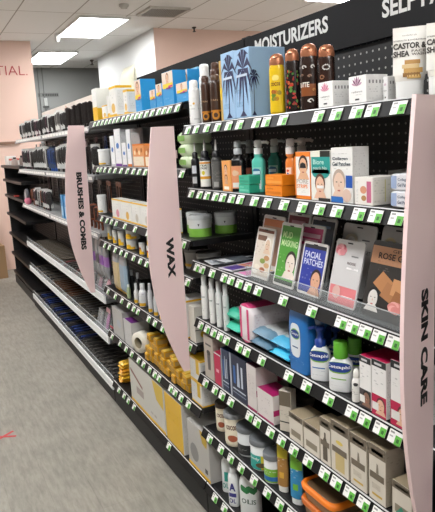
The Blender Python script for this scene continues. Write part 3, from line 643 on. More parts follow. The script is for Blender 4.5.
def dog(l, rx, ry, h):
    surf(l, -ry*.8, ry*.3, h*.1, h*.86, rx, ry, mat('f0a468', .2), p=3.2, o=.0004)
    surf(l, -ry*.75, ry*.2, h*.12, h*.36, rx, ry, FP('f3ede6', 'b98a6a', row=.005), p=3.2, o=.0008); surf(l, -ry*.7, ry*.1, h*.52, h*.84, rx, ry, mat('f2ded0'), p=3.2, o=.0008); disc_on(l, -ry*.3, h*.62, ry*.26, h*.08, rx, ry, mat('3a6fb0'), p=3.2); disc_on(l, -ry*.3, h*.75, ry*.26, h*.04, rx, ry, mat('d8542a'), p=3.2)
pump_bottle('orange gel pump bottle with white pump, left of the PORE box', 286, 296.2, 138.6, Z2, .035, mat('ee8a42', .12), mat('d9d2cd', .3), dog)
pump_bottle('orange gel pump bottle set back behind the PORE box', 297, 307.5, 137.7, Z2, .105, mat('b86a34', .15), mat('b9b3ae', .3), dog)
def dpore(mb, w, h, d):
    O_ = mat('f08428', .4); mb.rect('F', -w/2, w/2, h*.9, h, O_); mb.rect('F', -w/2, w/2, 0, h*.07, O_); mb.rect('F', -w/2, -w*.4, 0, h, O_)
    mb.face('F', w*.08, h*.68, h*.42, 'e8b690', '3a221a'); mb.poly('F', [(-w*.12, h*.66), (w*.28, h*.66), (w*.24, h*.75), (w*.08, h*.78), (-w*.08, h*.75)], mat('1c1a1c'), .0016)
    mb.text('F', 'PORE', -w*.36, w*.4, h*.33, h*.42, mat('b9aca2'), .0); mb.text('F', 'STRIPS', -w*.36, w*.34, h*.23, h*.31, O_); mb.rect('F', -w*.34, w*.2, h*.13, h*.18, FP('f3f1ee', '9a9a9a', row=.004))
carton('pore_strip_box', 'PORE strips box with orange edges and a face with a black nose strip', 'box', Z2, 295.4, 310.8, 152, .032, dpore, inset=.008, M=mat('f2efec', .4), side=mat('ee8428', .4))
def dteal(mb, w, h, d):
    mb.rect('F', -w*.45, w*.5, h*.55, h*.88, mat('1f9a92')); mb.oval('F', w*.02, h*.56, w*.45, h*.12, mat('1f9a92'), .0004); mb.rect('F', 0, w/2, h*.88, h, mat('22241f')); mb.rect('F', -w/2, 0, h*.88, h, mat('e8e6d8'))
    mb.text('F', 'Biore', -w*.36, w*.2, h*.73, h*.83, mat('bfeae0'), .02); mb.text('F', 'pearls No', -w*.36, w*.34, h*.61, h*.69, mat('bfeae0'), .02)
    mb.face('F', -w*.02, h*.3, h*.42, 'ecc0a4', '5a3626'); mb.rect('F', -w*.16, w*.18, h*.25, h*.31, mat('f6f4f2'), .0018); mb.rect('F', -w*.1, w*.5, 0, h*.06, mat('2a2a2a'), .0014)
carton('nose_strip_box', 'white and teal nose strip box with a woman\'s face, right of the PORE box', 'box', Z2, 311.4, 331, 151, .034, dteal, inset=.006, M=mat('eeebe4', .4))
def dcol(mb, w, h, d):
    mb.text('F', 'Collagen', -w*.42, w*.30, h*.76, h*.83, mat('3a4654'), .02); mb.text('F', 'Gel Patches', -w*.42, w*.42, h*.67, h*.74, mat('3a4654'), .02); mb.rect('F', -w*.42, w*.3, h*.88, h*.91, FP('f0efec', '8a8a8a', row=.004)); mb.rect('F', -w*.42, w*.3, h*.6, h*.63, FP('f0efec', '9a9a9a', row=.004))
    mb.face('F', -w*.12, h*.34, h*.46, 'e6c8b4', 'b9a596'); mb.rect('F', w*.2, w*.5, h*.28, h*.5, mat('1d56b4')); mb.oval('F', w*.25, h*.14, w*.2, h*.12, mat('e2c4b4'), .002); mb.rect('F', -w/2, w*.08, 0, h*.11, mat('2a6fc0'), .0015)
    mb.rect('S', d*.1, d*.9, h*.1, h*.92, FP('e6e5e2', '8f8f8f', row=.006, word=.006)); mb.add([(.003, -w/2+.003, h+.0003), (.012, -w/2+.003, h+.0003), (.012, w/2-.003, h+.0003), (.003, w/2-.003, h+.0003)], [(0, 1, 2, 3)], mat('c6d06a'))
carton('gel_patch_box', 'tall white Collagen Gel Patches box with a pale face', 'box', Z2, 331.6, 353, 147.6, .05, dcol, inset=.006, M=mat('f0efec', .4), side=mat('e2e1de', .4))
def dpk(mb, w, h, d):
    mb.rect('F', -w*.42, -w*.28, h*.1, h*.85, FP('e9e6e2', '7a7a7a', row=.003)); mb.rect('F', w*.18, w*.42, h*.1, h*.86, mat('c66a8c')); mb.oval('F', w*.0, h*.55, w*.18, h*.14, mat('d89a7a')); mb.oval('F', w*.02, h*.25, w*.14, h*.1, mat('b98a5a'))
    mb.rect('S', d*.06, d*.94, h*.1, h*.9, FP('ebe8dc', 'b5b3a8', row=.006, word=.01)); mb.rect('S', d*.46, d*.5, h*.1, h*.9, mat('d8d090'), .0009)
carton('serum_box', 'low white box with a pink stripe, right of the Collagen box', 'box', Z2, 354.6, 373, 177.5, .075, dpk, inset=.005, M=mat('eeeae4', .35), side=mat('efece4', .3))
for k in (0, 1):
    x, y, w, h = spot(389.5, 411, 190, Z2, .008); h = .036; b = MB(); b.W = w
    T = lambda x_, y_, z_: (z_, x_, y_)
    b.loft([(w*.42, h*.42, 0, 0, h/2), (w*.5, h*.5, .004, 0, h/2), (w*.5, h*.5, .06, 0, h/2), (w*.42, h*.42, .064, 0, h/2)], mat('e8e9ee', .3), p=5, n=28, T=T)
    b.text('F', 'Collagen', -w*.1, w*.42, h*.55, h*.75, mat('4a5a74')); b.text('F', 'Gel Patch', -w*.1, w*.40, h*.25, h*.45, mat('4a5a74')); b.rect('F', -w*.42, -w*.16, h*.12, h*.88, mat('9fb2d4'), .0006)
    o = b.build('patch_tin'); o.location = (x, y, Z2+.001+k*(h+.0012)); tag(o, ['lower of two rounded white and blue boxes beside the SKIN CARE sign', 'upper of two rounded white and blue boxes beside the SKIN CARE sign'][k], 'box', 'rounded white and blue boxes')
o = carton('cleanser_box', 'pale box lying behind the rounded white and blue boxes', 'box', Z2, 388, 402, 178, .06, None, inset=.13, M=mat('bdbdbb', .4), h=.07)
# ---------------------------------------------------------------- third shelf: face masks in clear racks
def rack(pl, pr_, label, inset=.022):
    x = X0+inset; a, b = along(pl, x, Z3), along(pr_, x, Z3); r = thing('mask_rack', label, 'rack', x, (a+b)/2, Z3, 0, 'clear mask racks'); w = (a-b)/2
    g = mat('c9d0d2', .06, alpha=.12); e_ = mat('dfe4e6', .1, alpha=.5)
    MB().box(0, .003, -w, w, 0, .038, g).box(0, .0035, -w, w, .038, .0395, e_).build('front_lip', r)
    MB().box(0, .085, -w, w, .0, .0022, g).build('tray_floor', r)
    for s_ in (-1, 1): MB().add([(0, s_*w, .002), (.085, s_*w, .002), (.085, s_*w, .07), (.0, s_*w, .038), (0, s_*(w-.002), .002), (.085, s_*(w-.002), .002), (.085, s_*(w-.002), .07), (.0, s_*(w-.002), .038)], [(0, 1, 2, 3), (4, 7, 6, 5), (3, 2, 6, 7), (0, 3, 7, 4), (1, 5, 6, 2)], g).build('side_panel', r)
    return r
rack(246, 316, 'clear rack holding the brown, green and blue face masks', .014); rack(318, 418, 'clear rack holding the rose and ROSE GOLD face masks', .014)
def flat(label, x, y, z, w, l, rz, draw, M, tilt=0):
    b = MB(); b.box(0, w, 0, l, 0, .0035, M, .001); draw(b, w, l); o = b.build('sheet_mask'); o.location = (x, y, z+.0005); o.rotation_euler = (0, 0, rz); return tag(o, label, 'face mask', 'face mask packs lying flat')
def tr(b, a0, a1, c0, c1, M, z=.0040): b.add([(a0, c0, z), (a1, c0, z), (a1, c1, z), (a0, c1, z)], [(0, 1, 2, 3)], M)
zf = Z3+.001
flat('black and white face mask pack lying at the back left of the third shelf', X0+.10, 1.90, zf, .13, .085, .15, lambda b, w, l: (tr(b, .01, w-.01, .06, .08, mat('d9dcde'))), mat('34363a', .25))
flat('white face mask pack lying flat at the front left of the third shelf', X0+.012, 1.945, zf, .12, .085, -.12, lambda b, w, l: (tr(b, .01, .08, .01, .075, mat('c5ccd2'))), mat('e4e8ea', .25))
flat('grey face mask pack lying on the black and white one', X0+.045, 1.905, zf+.0045, .13, .085, .1, lambda b, w, l: tr(b, .012, .05, .01, .075, mat('e2e6e8')), mat('6a7076', .25))
flat('purple and orange face mask pack lying flat', X0+.014, 1.79, zf+.0005, .15, .085, .12, lambda b, w, l: (tr(b, .01, .07, .012, .072, mat('5d4596')), tr(b, .075, .10, .012, .072, mat('d08060')), tr(b, .105, .14, .012, .072, mat('c05a68'))), mat('ded9e2', .25))
flat('pink face mask pack lying at the front edge, beside the clear rack', X0+.010, 1.685, zf+.0005, .15, .08, .03, lambda b, w, l: (tr(b, .01, .085, .012, .068, mat('e58cc0')), tr(b, .09, .135, .012, .068, mat('cdb45c'))), mat('e6dfe6', .25))
R_ = Z3+.004
def dm1(mb, w, h):
    mb.rect('F', -w*.44, w*.44, h*.90, h*.96, mat('6d3f2c')); mb.rect('F', -w*.44, w*.44, h*.05, h*.89, mat('ddd2c4')); mb.rect('F', -w*.4, w*.1, h*.74, h*.84, mat('7a5a48'), .0007); mb.face('F', w*.2, h*.66, h*.26, 'dcc0a6', 'ece8e0', .0008)
    for (u, v, c_) in ((.25, .42, 'b98a5c'), (.05, .35, '8a9a4c'), (.3, .28, 'd0a878'), (-.2, .22, 'e8e0d0'), (.1, .18, 'a86a4a'), (-.3, .12, 'f0ece4')): mb.oval('F', w*u, h*v, w*.15, h*.05, mat(c_), .0009)
    mb.rect('F', -w*.4, w*.05, h*.45, h*.7, FP('ddd2c4', '8a6a58', row=.008), .0007)
sachet('sheet_mask', 'cream face mask pack with a brown band and a white masked face', 'face mask', 250.5, 267.5, 228, R_, .03, dm1)
def dm2(mb, w, h): mb.rect('F', -w*.44, w*.44, h*.8, h*.93, mat('d8824c')); mb.rect('F', -w*.44, w*.44, h*.1, h*.8, mat('c49c80'))
sachet('sheet_mask', 'orange topped face mask pack standing behind the cream one', 'face mask', 256, 277, 216, Z3+.001, .125, dm2, lean=.24)
def dm3(mb, w, h):
    mb.rect('F', -w*.44, w*.44, h*.04, h*.95, mat('4d9a34')); mb.text('F', 'MUD', -w*.36, w*.1, h*.76, h*.86, mat('bfe09a')); mb.text('F', 'MASKING', -w*.36, w*.4, h*.63, h*.73, mat('cfeab0'))
    mb.face('F', w*.2, h*.36, h*.36, 'e6d8cc', '2a1c18', .0007); mb.rect('F', -w*.38, w*.0, h*.1, h*.5, FP('4d9a34', 'cfe6b8', row=.01), .0006); mb.rect('F', -w*.44, w*.44, h*.04, h*.1, mat('2f3a28'), .0014)
sachet('sheet_mask', 'green MASKING face mask pack with a face in a white mask', 'face mask', 272.5, 292.5, 223.7, R_, .03, dm3)
def dm4(mb, w, h): mb.rect('F', -w*.44, w*.44, h*.1, h*.93, mat('7c2c3c')); mb.rect('F', -w*.3, w*.3, h*.8, h*.86, mat('b98a94'), .0007)
sachet('sheet_mask', 'dark red face mask pack behind the green one', 'face mask', 279, 300.5, 212, Z3+.001, .13, dm4, lean=.24)
def dm5(mb, w, h): mb.rect('F', -w*.44, w*.44, h*.68, h*.95, mat('cf4c7c')); mb.rect('F', -w*.36, w*.36, h*.8, h*.86, mat('f0c4d4'), .0007); mb.rect('F', -w*.36, w*.3, h*.72, h*.77, mat('f0c4d4'), .0007); mb.rect('F', -w*.44, w*.44, h*.05, h*.68, mat('d9c2ca'))
sachet('sheet_mask', 'pink topped face mask pack directly behind the blue one', 'face mask', 291.5, 314.5, 225, R_, .062, dm5)
def dm6(mb, w, h):
    mb.rect('F', -w*.45, w*.45, h*.05, h*.95, mat('24379c')); mb.rect('F', -w*.45, w*.45, h*.88, h*.95, mat('23252e'), .0006); mb.text('F', 'FACIAL', -w*.38, w*.3, h*.7, h*.82, mat('d8ddf2'), .02); mb.text('F', 'PATCHES', -w*.38, w*.4, h*.56, h*.68, mat('d8ddf2'), .02)
    mb.face('F', w*.22, h*.28, h*.4, 'dca98a', '2a1a18', .0008); mb.rect('F', -w*.4, w*.02, h*.28, h*.5, FP('24379c', 'aab4e0', row=.01), .0006)
sachet('sheet_mask', 'blue FACIAL PATCHES pack with a woman holding her cheek', 'face mask', 296.3, 319.5, 243, R_, .03, dm6)
def dm7(mb, w, h): mb.rect('F', -w*.44, w*.44, h*.05, h*.95, mat('56606e')); mb.rect('F', -w*.4, w*.3, h*.84, h*.88, mat('7fa0c0'), .0006)
sachet('sheet_mask', 'slate grey face mask pack behind the pink topped one', 'face mask', 302, 326, 218, Z3+.001, .135, dm7, lean=.24)
def dm8(mb, w, h):
    mb.rect('F', -w*.46, w*.46, h*.03, h*.3, mat('df8084')); 
    for k in range(7):
        a = k*.9; mb.oval('F', -w*.28+math.cos(a)*w*.1, h*.84+math.sin(a)*h*.045, w*.1, h*.05, mat(['e8949c', 'd9727e', 'f0b0b4'][k % 3]), .0006+.0001*k)
    mb.text('F', 'ROSE', 0, w*.3, h*.64, h*.68, mat('6a5a5c')); mb.rect('F', w*.1, w*.34, h*.76, h*.78, mat('7a7a7c')); mb.rect('F', 0, w*.4, h*.57, h*.6, FP('e4e2e2', '8a8a8a', row=.005)); mb.oval('F', -w*.2, h*.2, w*.14, h*.1, mat('d9b0a8'), .0018); mb.rect('F', 0, w*.38, h*.14, h*.17, mat('f3d4d4'), .0009)
sachet('sheet_mask', 'white face mask pack with a pink rose and pink lower third', 'face mask', 326.5, 354, 241, R_, .03, dm8, M=mat('d9d8d9', .25, .2))
def dm9(c_):
    def f(mb, w, h): mb.oval('F', -w*.2, h*.76, w*.2, h*.1, mat(c_)); mb.oval('F', -w*.2, h*.76, w*.12, h*.06, mat('e2dfda'), .0007); mb.rect('F', w*.12, w*.34, h*.78, h*.8, mat('5a5a5c')); mb.text('F', 'ROSE SHEET', -w*.1, w*.42, h*.6, h*.65, mat('4a4a4c'))
    return f
sachet('sheet_mask', 'silver face mask pack with a pale flower behind the pink rose one', 'face mask', 333, 365, 225, Z3+.001, .125, dm9('cfc6b4'), M=mat('b4b3b1', .3, .3), lean=.24)
sachet('sheet_mask', 'silver face mask pack behind the ROSE GOLD pack', 'face mask', 370, 402, 228, Z3+.001, .125, dm9('d0c49a'), M=mat('b4b3b1', .3, .3), lean=.24)
def dm10(mb, w, h):
    mb.rect('F', -w/2+.002, w/2-.002, h*.7, h*.93, mat('c4906c', .3, .3)); mb.text('F', 'ROSE GOLD', -w*.34, w*.42, h*.77, h*.85, mat('2a1c18'), .02, .0014); mb.text('F', 'GEL', -w*.08, w*.12, h*.87, h*.91, mat('3a2a22'), .01, .0014); mb.rect('F', -w*.4, w*.4, h*.72, h*.75, FP('c4906c', '5a3a28', row=.005), .0009)
    for (u, v, a, c_) in ((.0, .36, .4, 'b98258'), (.16, .44, .7, 'd9a070'), (-.16, .47, .2, 'c58c5e'), (.2, .28, .5, 'a87048')):
        s_ = w*.2; mb.poly('F', [(w*u+s_*math.cos(a+k*math.pi/2), h*v+s_*.8*math.sin(a+k*math.pi/2)) for k in range(4)], mat(c_, .35, .3), .0008+u*.0006)
    for k in range(6): mb.oval('F', w*.16+math.cos(k)*w*.06, h*.2+math.sin(k)*h*.03, w*.09, h*.05, mat(['e8a8a0', 'd98a84'][k % 2]), .0016+.0001*k)
    mb.face('F', -w*.3, h*.24, h*.26, 'd9d4ce', '1c1a1a', .001); mb.rect('F', -w*.3, 0, h*.62, h*.66, FP('2b2826', '8a8078', row=.006), .0009)
sachet('sheet_mask', 'large black and copper ROSE GOLD mask pack beside the SKIN CARE sign', 'face mask', 360, 411, 244, R_, .03, dm10, M=mat('2b2826', .3), lean=.26, hole=False)
# ---------------------------------------------------------------- fourth shelf
def wt(label, pl, pr_, b, inset=.01, dm='efefec'):
    x, y, r, _ = rspot(pl, pr_, 250, Z4, inset); t = thing('toner_bottle', label, 'bottle', x, y, Z4, .7, 'tall white toner bottles'); h = .172
    MB().loft([(r*.95, r*.95, 0), (r, r, .003), (r, r, h*.72), (r*.9, r*.9, h*.76)], mat(dm, .3, alpha=1), n=22).build('body', t)
    l = MB(); ctext(l, 'toner', -r*.5, r*.5, h*.5, h*.54, r, r, mat('7a8286')); surf(l, -r*.8, r*.8, h*.08, h*.3, r, r, FP(dm, 'a8acac', row=.008), o=.0008); l.build('label', t)
    MB().loft([(r*.72, r*.72, h*.755), (r*.72, r*.72, h*.98), (r*.6, r*.6, h)], mat('e4e6e6', .3), n=18).build('cap', t)
wt('tall white toner bottle at the left end of the fourth shelf', 201.5, 209, 0); wt('tall white toner bottle, second from the left end', 209.2, 216, 0); wt('tall white toner bottle, third from the left end', 216.2, 223, 0, dm='e6e8e6'); wt('tall white toner bottle, fourth, beside the mint wipes packs', 223.2, 229.5, 0, dm='d6dad8')
def softpack(name, label, pl, pr_, z, th, L, cols, inset=.01, rz=0, group=None, sd=0):
    """soft pack lying on its side: width along the shelf, length L into it"""
    x = X0+inset; a, b = along(pl, x, z), along(pr_, x, z); w = a-b
    mb = MB(); T = lambda u, v, q: (v+L/2, u, q+th/2+.003)
    cm = lambda u, v: mat(cols[0], .35) if v < .22 else mat(cols[1], .35) if v < .3 else mat(cols[2], .35)
    pillow(mb, w, L, th, None, T, cmap=cm, crimp=.0015); o = mb.build(name); o.location = (x, (a+b)/2, z); o.rotation_euler.z = rz; return tag(o, label, 'wipes', group)
softpack('wipes_pack', 'mint edged white wipes pack, lower of two beside the white bottles', 223.5, 238, Z4, .033, .15, ('49c8aa', 'e2ece8', 'e4e6e4'), .012, group='mint edged wipes packs')
softpack('wipes_pack', 'mint edged grey wipes pack, upper of two beside the white bottles', 224.5, 238.2, Z4+.040, .042, .15, ('3cb898', 'b9c4c0', 'b5bab8'), .018, group='mint edged wipes packs')
def uppack(label, pl, pr_, pt, D_, th, cols, inset=.01, nm='wipes_pack'):
    """pack standing upright, its narrow edge to the aisle"""
    x, y, w, h = spot(pl, pr_, pt, Z4, inset); mb = MB(); mb.W = w
    n = 10; secs = [(D_/2*.985, w*.10, 0), (D_/2, w*.42, .008), (D_/2, w*.5, h*.3), (D_/2, w*.5, h*.7), (D_/2, w*.4, h*.93), (D_/2*.98, w*.08, h)]
    mb.loft(secs, [mat(cols[0], .35), mat(cols[1], .35), mat(cols[1], .35), mat(cols[1], .35), mat(cols[0], .35)], cx=D_/2, p=7, n=28)
    for u in (-.28, .22): mb.rect('F', w*u-w*.07, w*u+w*.07, h*.1, h*.88, mat(cols[0], .35), .0006)
    mb.rect('S', D_*.06, D_*.94, h*.28, h*.78, FP(cols[1], 'c9a8b4', row=.01), .0006); mb.rect('S', D_*.04, D_*.96, h*.1, h*.2, mat(cols[0], .35), .0004)
    o = mb.build(nm); o.location = (x, y, Z4+.001); return tag(o, label, 'wipes')
uppack('white and magenta wipes pack standing on edge', 239, 253, 304, .17, .03, ('d8447c', 'ece4e6'))
for k, (pl, pr_, cols, lab) in enumerate(((250, 268, ('5b7f96', 'c8d4da', 'd4d8da'), 'lower slate blue edged wipes pack, left of the cyan ones'), (251, 269, ('7295ab', 'd5dde0', 'd8dcdd'), 'upper slate blue edged wipes pack, left of the cyan ones'),
                                           (269.5, 288, ('3fbfe6', 'b4ccd6', 'b9c2c6'), 'lower cyan edged wipes pack beside the blue upright pack'), (269.5, 288, ('52b4dc', 'c2ced2', 'c4cacc'), 'upper cyan edged wipes pack beside the blue upright pack'))):
    softpack('wipes_pack', lab, pl, pr_, Z4+(.032 if k % 2 else 0), .031, .15, cols, .006+.006*(k % 2), group='blue edged wipes packs')
def cpack(label, pl, pr_, pt, inset, dark=False):
    x, y, w, h = spot(pl, pr_, pt, Z4, inset); t = thing('wipes_pouch', label, 'wipes', x, y, Z4, .0); b = MB(); c_ = '2470b8' if not dark else '1f5a98'; d = .045; b.W = w
    b.loft([(d*.5, w*.47, 0, d/2, 0), (d*.5, w*.5, .01, d/2, 0), (d*.5, w*.5, h*.75, d/2, 0), (d*.36, w*.5, h*.9, d*.45, 0), (.003, w*.49, h*.99, d*.4, 0), (.002, w*.49, h, d*.4, 0)], mat(c_, .3), p=4.5, n=30).build('body', t)
    if dark: return
    l = MB(); l.W = w
    n = 14; l.poly('F', [(-w*.04+w*.27*math.copysign(abs(math.cos(a))**.6, math.cos(a)), h*.5+h*.27*math.copysign(abs(math.sin(a))**.6, math.sin(a))) for a in [i*math.pi/12 for i in range(24)]], mat('dfe6ec', .3), .0008)
    l.oval('F', -w*.04, h*.6, w*.25, h*.085, mat('8cc04a'), .0012); l.oval('F', -w*.04, h*.6, w*.23, h*.07, mat('1c3f8c'), .0015); l.text('F', 'Cetaphil', -w*.24, w*.16, h*.575, h*.625, mat('f4f6f8'), .01, .0019); l.rect('F', -w*.2, w*.1, h*.38, h*.4, mat('2a4a7c'), .0012); l.rect('F', -w*.45, w*.4, h*.15, h*.2, FP('2470b8', '8ab4dc', row=.005), .0008); l.build('label', t)
cpack('blue Cetaphil wipes pouch standing upright', 288.4, 306.5, 309, .008); cpack('blue wipes pouch standing behind the Cetaphil pouch', 309, 322, 318, .09, True)
def cet(label, pl, pr_, pt, pbody, inset, kind, dim=False):
    x, y, r, h = rspot(pl, pr_, pt, Z4, inset); t = thing('lotion_bottle', label, 'bottle', x, y, Z4, .62); rx = r*.62
    hb = zat(pbody, x, y)-Z4; wh = mat('eef0f1', .28)
    MB().loft([(rx*.92, r*.92, 0), (rx, r, .005), (rx, r, hb*.72), (rx*.95, r*.93, hb*.83), (rx*.8, r*.7, hb*.93), (.014, .015, hb*.99), (.013, .013, hb)], wh, p=2.7, n=30).build('body', t)
    l = MB()
    if kind == 'b':
        pass
    disc_on(l, 0, hb*.72, r*1.2, hb*.17, rx, r, mat('86bb42'), p=2.7, o=.001, n=20); disc_on(l, 0, hb*.735, r*1.15, hb*.145, rx, r, mat('1d3f8f'), p=2.7, o=.0016, n=20)
    ctext(l, 'Cetaphil', -r*1.0, r*.95, hb*.68, hb*.80, rx, r, mat('f4f6f8'), p=2.7, o=.0024)
    surf(l, -r*.6, r*.5, hb*.37, hb*.40, rx, r, mat('2a6ab0' if kind == 'b' else '7db83e'), p=2.7, o=.001); surf(l, -r*.6, r*.5, hb*.28, hb*.31, rx, r, FP('eef0f1', '7a8aa0', row=.004), p=2.7, o=.001); surf(l, -r*.6, r*.5, hb*.14, hb*.19, rx, r, FP('eef0f1', '9aa0a8', row=.004), p=2.7, o=.001); l.build('label', t)
    if kind == 'b':
        c = MB(); B_ = mat('1e3c8c', .3); c.loft([(.0155, .0155, hb-.003), (.0155, .0155, hb+.016), (.007, .007, hb+.02), (.006, .006, h-.014), (.013, .013, h-.012), (.0135, .0135, h-.002), (.01, .01, h)], B_, n=18); p_ = c.build('pump', t)
        MB().tube([(0, .004, h-.006), (0, .022, h-.006), (0, .032, h-.011)], .005, B_).build('nozzle', p_)
    else:
        MB().loft([(.0185, .0185, hb-.003), (.0195, .0195, hb+.002), (.019, .019, h-.003), (.0165, .0165, h)], mat('5fae2e', .35), n=24).build('cap', t)
    return t
cet('white Cetaphil bottle with dark blue pump, beside the blue pouch', 310.5, 331, 326, 345, .004, 'b'); cet('white Cetaphil bottle with green flip cap, in front', 329, 353, 341, 356, .002, 'g')
cet('white bottle with dark blue pump standing behind the front Cetaphil bottles', 327, 345, 327, 344, .10, 'b'); cet('white bottle with green cap standing behind the front green capped one', 346, 364, 337, 352, .085, 'g')
x, y, r, h = rspot(351.8, 361, 369, Z4, .01); t = thing('serum_bottle', 'small white bottle with round cap between the green capped bottle and the pink boxes', 'bottle', x, y, Z4, .7)
MB().loft([(r*.95, r*.95, 0), (r, r, .003), (r, r, h*.62), (r*.8, r*.8, h*.7), (r*.5, r*.5, h*.74)], mat('e9e7e2', .3), n=20).build('body', t); l = MB(); surf(l, -r, r, h*.2, h*.5, r, r, FP('e9e7e2', '6a6a6a', row=.005)); disc_on(l, 0, h*.56, r*.5, r*.4, r, r, mat('3a3a3c')); l.build('label', t)
MB().loft([(r*.62, r*.62, h*.735), (r*.72, r*.72, h*.8), (r*.66, r*.66, h*.94), (r*.3, r*.3, h)], mat('efede6', .3), n=18).build('cap', t)
def dhair(ph):
    def f(mb, w, h, d):
        mb.rect('F', -w/2, w/2, h*.88, h, mat('26262a')); mb.rect('F', -w*.3, w*.2, h*.915, h*.955, mat('d0d0d0'), .0008); mb.rect('F', -w/2, w/2, 0, h*.36 if not ph else h*.38, mat('c01f4e') if ph else mat('4a4246'))
        mb.rect('F', -w*.38, w*.36, h*.72, h*.82, FP('efedeb', '4a4a4e', row=.008)); mb.rect('F', -w*.38, w*.3, h*.56, h*.66, FP('efedeb', '8a8a8e', row=.006)); mb.rect('F', -w*.45, w*.0, h*.10, h*.24, mat('e6e4e0'), .0012)
        mb.face('F', w*.14, h*.2, h*.26, 'e6b89c' if ph else '8f6a58', '6a2c34' if ph else '1c1618', .0008)
        mb.rect('S', .004, d-.004, h*.06, h*.86, FP('e4e2e0', '5a5a5e', row=.006, word=.006))
    return f
HB = dict(M=mat('eeecea', .4), side=mat('e8e6e4', .4), top=mat('c81c50', .35))
carton('hair_product_box', 'white box with black band and dark haired woman, left of the pink panelled boxes', 'box', Z4, 359.6, 371.2, 357, .10, dhair(0), inset=.012, **HB)
carton('hair_product_box', 'white box with black band and pink panel, middle of three', 'box', Z4, 371.8, 386.4, 361, .10, dhair(1), inset=.008, **HB)
carton('hair_product_box', 'white box with black band and pink panel, partly behind the SKIN CARE sign', 'box', Z4, 390.5, 410, 363, .10, dhair(1), inset=.008, **HB)
# ---------------------------------------------------------------- fifth shelf
def C5(label, pl, pr_, h, d, dr, M, side=None, top=None, inset=.008, name='skin_care_box', z=None, group=None): return carton(name, label, 'box', Z5 if z is None else z, pl, pr_, 300, d, dr, M=M, side=side, top=top, inset=inset, h=h, group=group)
def dshave(mb, w, h, d): mb.poly('F', [(-w*.12, h*.2), (w*.16, h*.22), (w*.2, h*.6), (0, h*.66), (-w*.16, h*.55)], mat('6a6460')); mb.oval('F', w*.02, h*.62, w*.2, h*.06, mat('4a4644'), .0008); mb.rect('F', -w*.3, w*.3, h*.78, h*.82, mat('5a5652'))
C5('tall beige box with a grey device, at the left end of the fifth shelf', 205.5, 214.8, .172, .055, dshave, mat('c9beb2', .45), mat('a89e94', .5))
C5('crimson box beside the tall beige box', 215.2, 222, .125, .05, lambda mb, w, h, d: (mb.rect('F', -w*.2, w*.2, h*.4, h*.5, mat('e8b0c0')), mb.rect('F', -w/2, w/2, h*.96, h, mat('e8dcde'))), mat('c42450', .4), mat('9c8a90', .4))
def dnavy(mb, w, h, d):
    mb.rect('F', -w*.46, -w*.36, 0, h, mat('a9b0ba')); mb.poly('F', [(-w*.05, h*.3), (w*.12, h*.3), (w*.07, h*.85), (0, h*.85)], mat('b9c4d2')); mb.rect('F', w*.2, w*.3, h*.32, h*.8, mat('cdd5e0')); mb.rect('F', -w*.3, w*.44, h*.2, h*.23, mat('c0c8d4')); mb.rect('F', -w*.3, w*.44, h*.12, h*.14, mat('8a96aa')); mb.rect('F', -w*.25, -w*.12, h*.34, h*.75, mat('3f6aa8'))
    mb.rect('F', -w*.3, w*.44, h*.04, h*.08, FP('1b2744', '8a96aa', row=.003))
C5('narrow slate and navy box with pale tubes printed on it, beside the crimson box', 222.4, 230, .158, .05, dnavy, mat('20304e', .35)); C5('wide navy box with pale tubes printed on it, left of the magenta trimmed box', 230.5, 247.6, .162, .05, dnavy, mat('182340', .35), mat('2a3348', .4))
def dmag(mb, w, h, d):
    mb.rect('F', -w/2, w/2, 0, h*.05, mat('a3185c')); mb.rect('F', -w*.3, w*.3, h*.3, h*.8, FP('d6cecb', '9a8e8e', row=.007)); mb.rect('S', 0, d*.75, h*.36, h*.5, mat('a3185c')); mb.rect('S', d*.1, d*.8, h*.1, h*.3, FP('d2cac8', '9a8e8e', row=.006))
C5('tall white box with magenta trim, right of the navy box', 248, 257.4, .160, .085, dmag, mat('d9d2cf', .4), mat('d3cbc8', .4), mat('5c1c38', .4))
C5('tall white and magenta box standing behind the low magenta topped box', 262, 270, .158, .08, dmag, mat('cfc7c5', .4), top=mat('5c1c38', .4), inset=.105)
def dlow(mb, w, h, d): mb.rect('F', -w/2, w/2, 0, h*.06, mat('b01c64')); mb.rect('F', -w*.34, w*.3, h*.6, h*.8, FP('ddd5d2', '8a7a7e', row=.008)); mb.rect('F', -w*.34, w*.2, h*.2, h*.45, FP('ddd5d2', 'a89a9e', row=.006)); mb.rect('S', 0, d*.3, h*.3, h*.5, mat('b01c64'))
C5('low white box with a magenta top', 258, 274, .098, .075, dlow, mat('ddd5d2', .4), mat('d6cecb', .4), mat('a81760', .35))
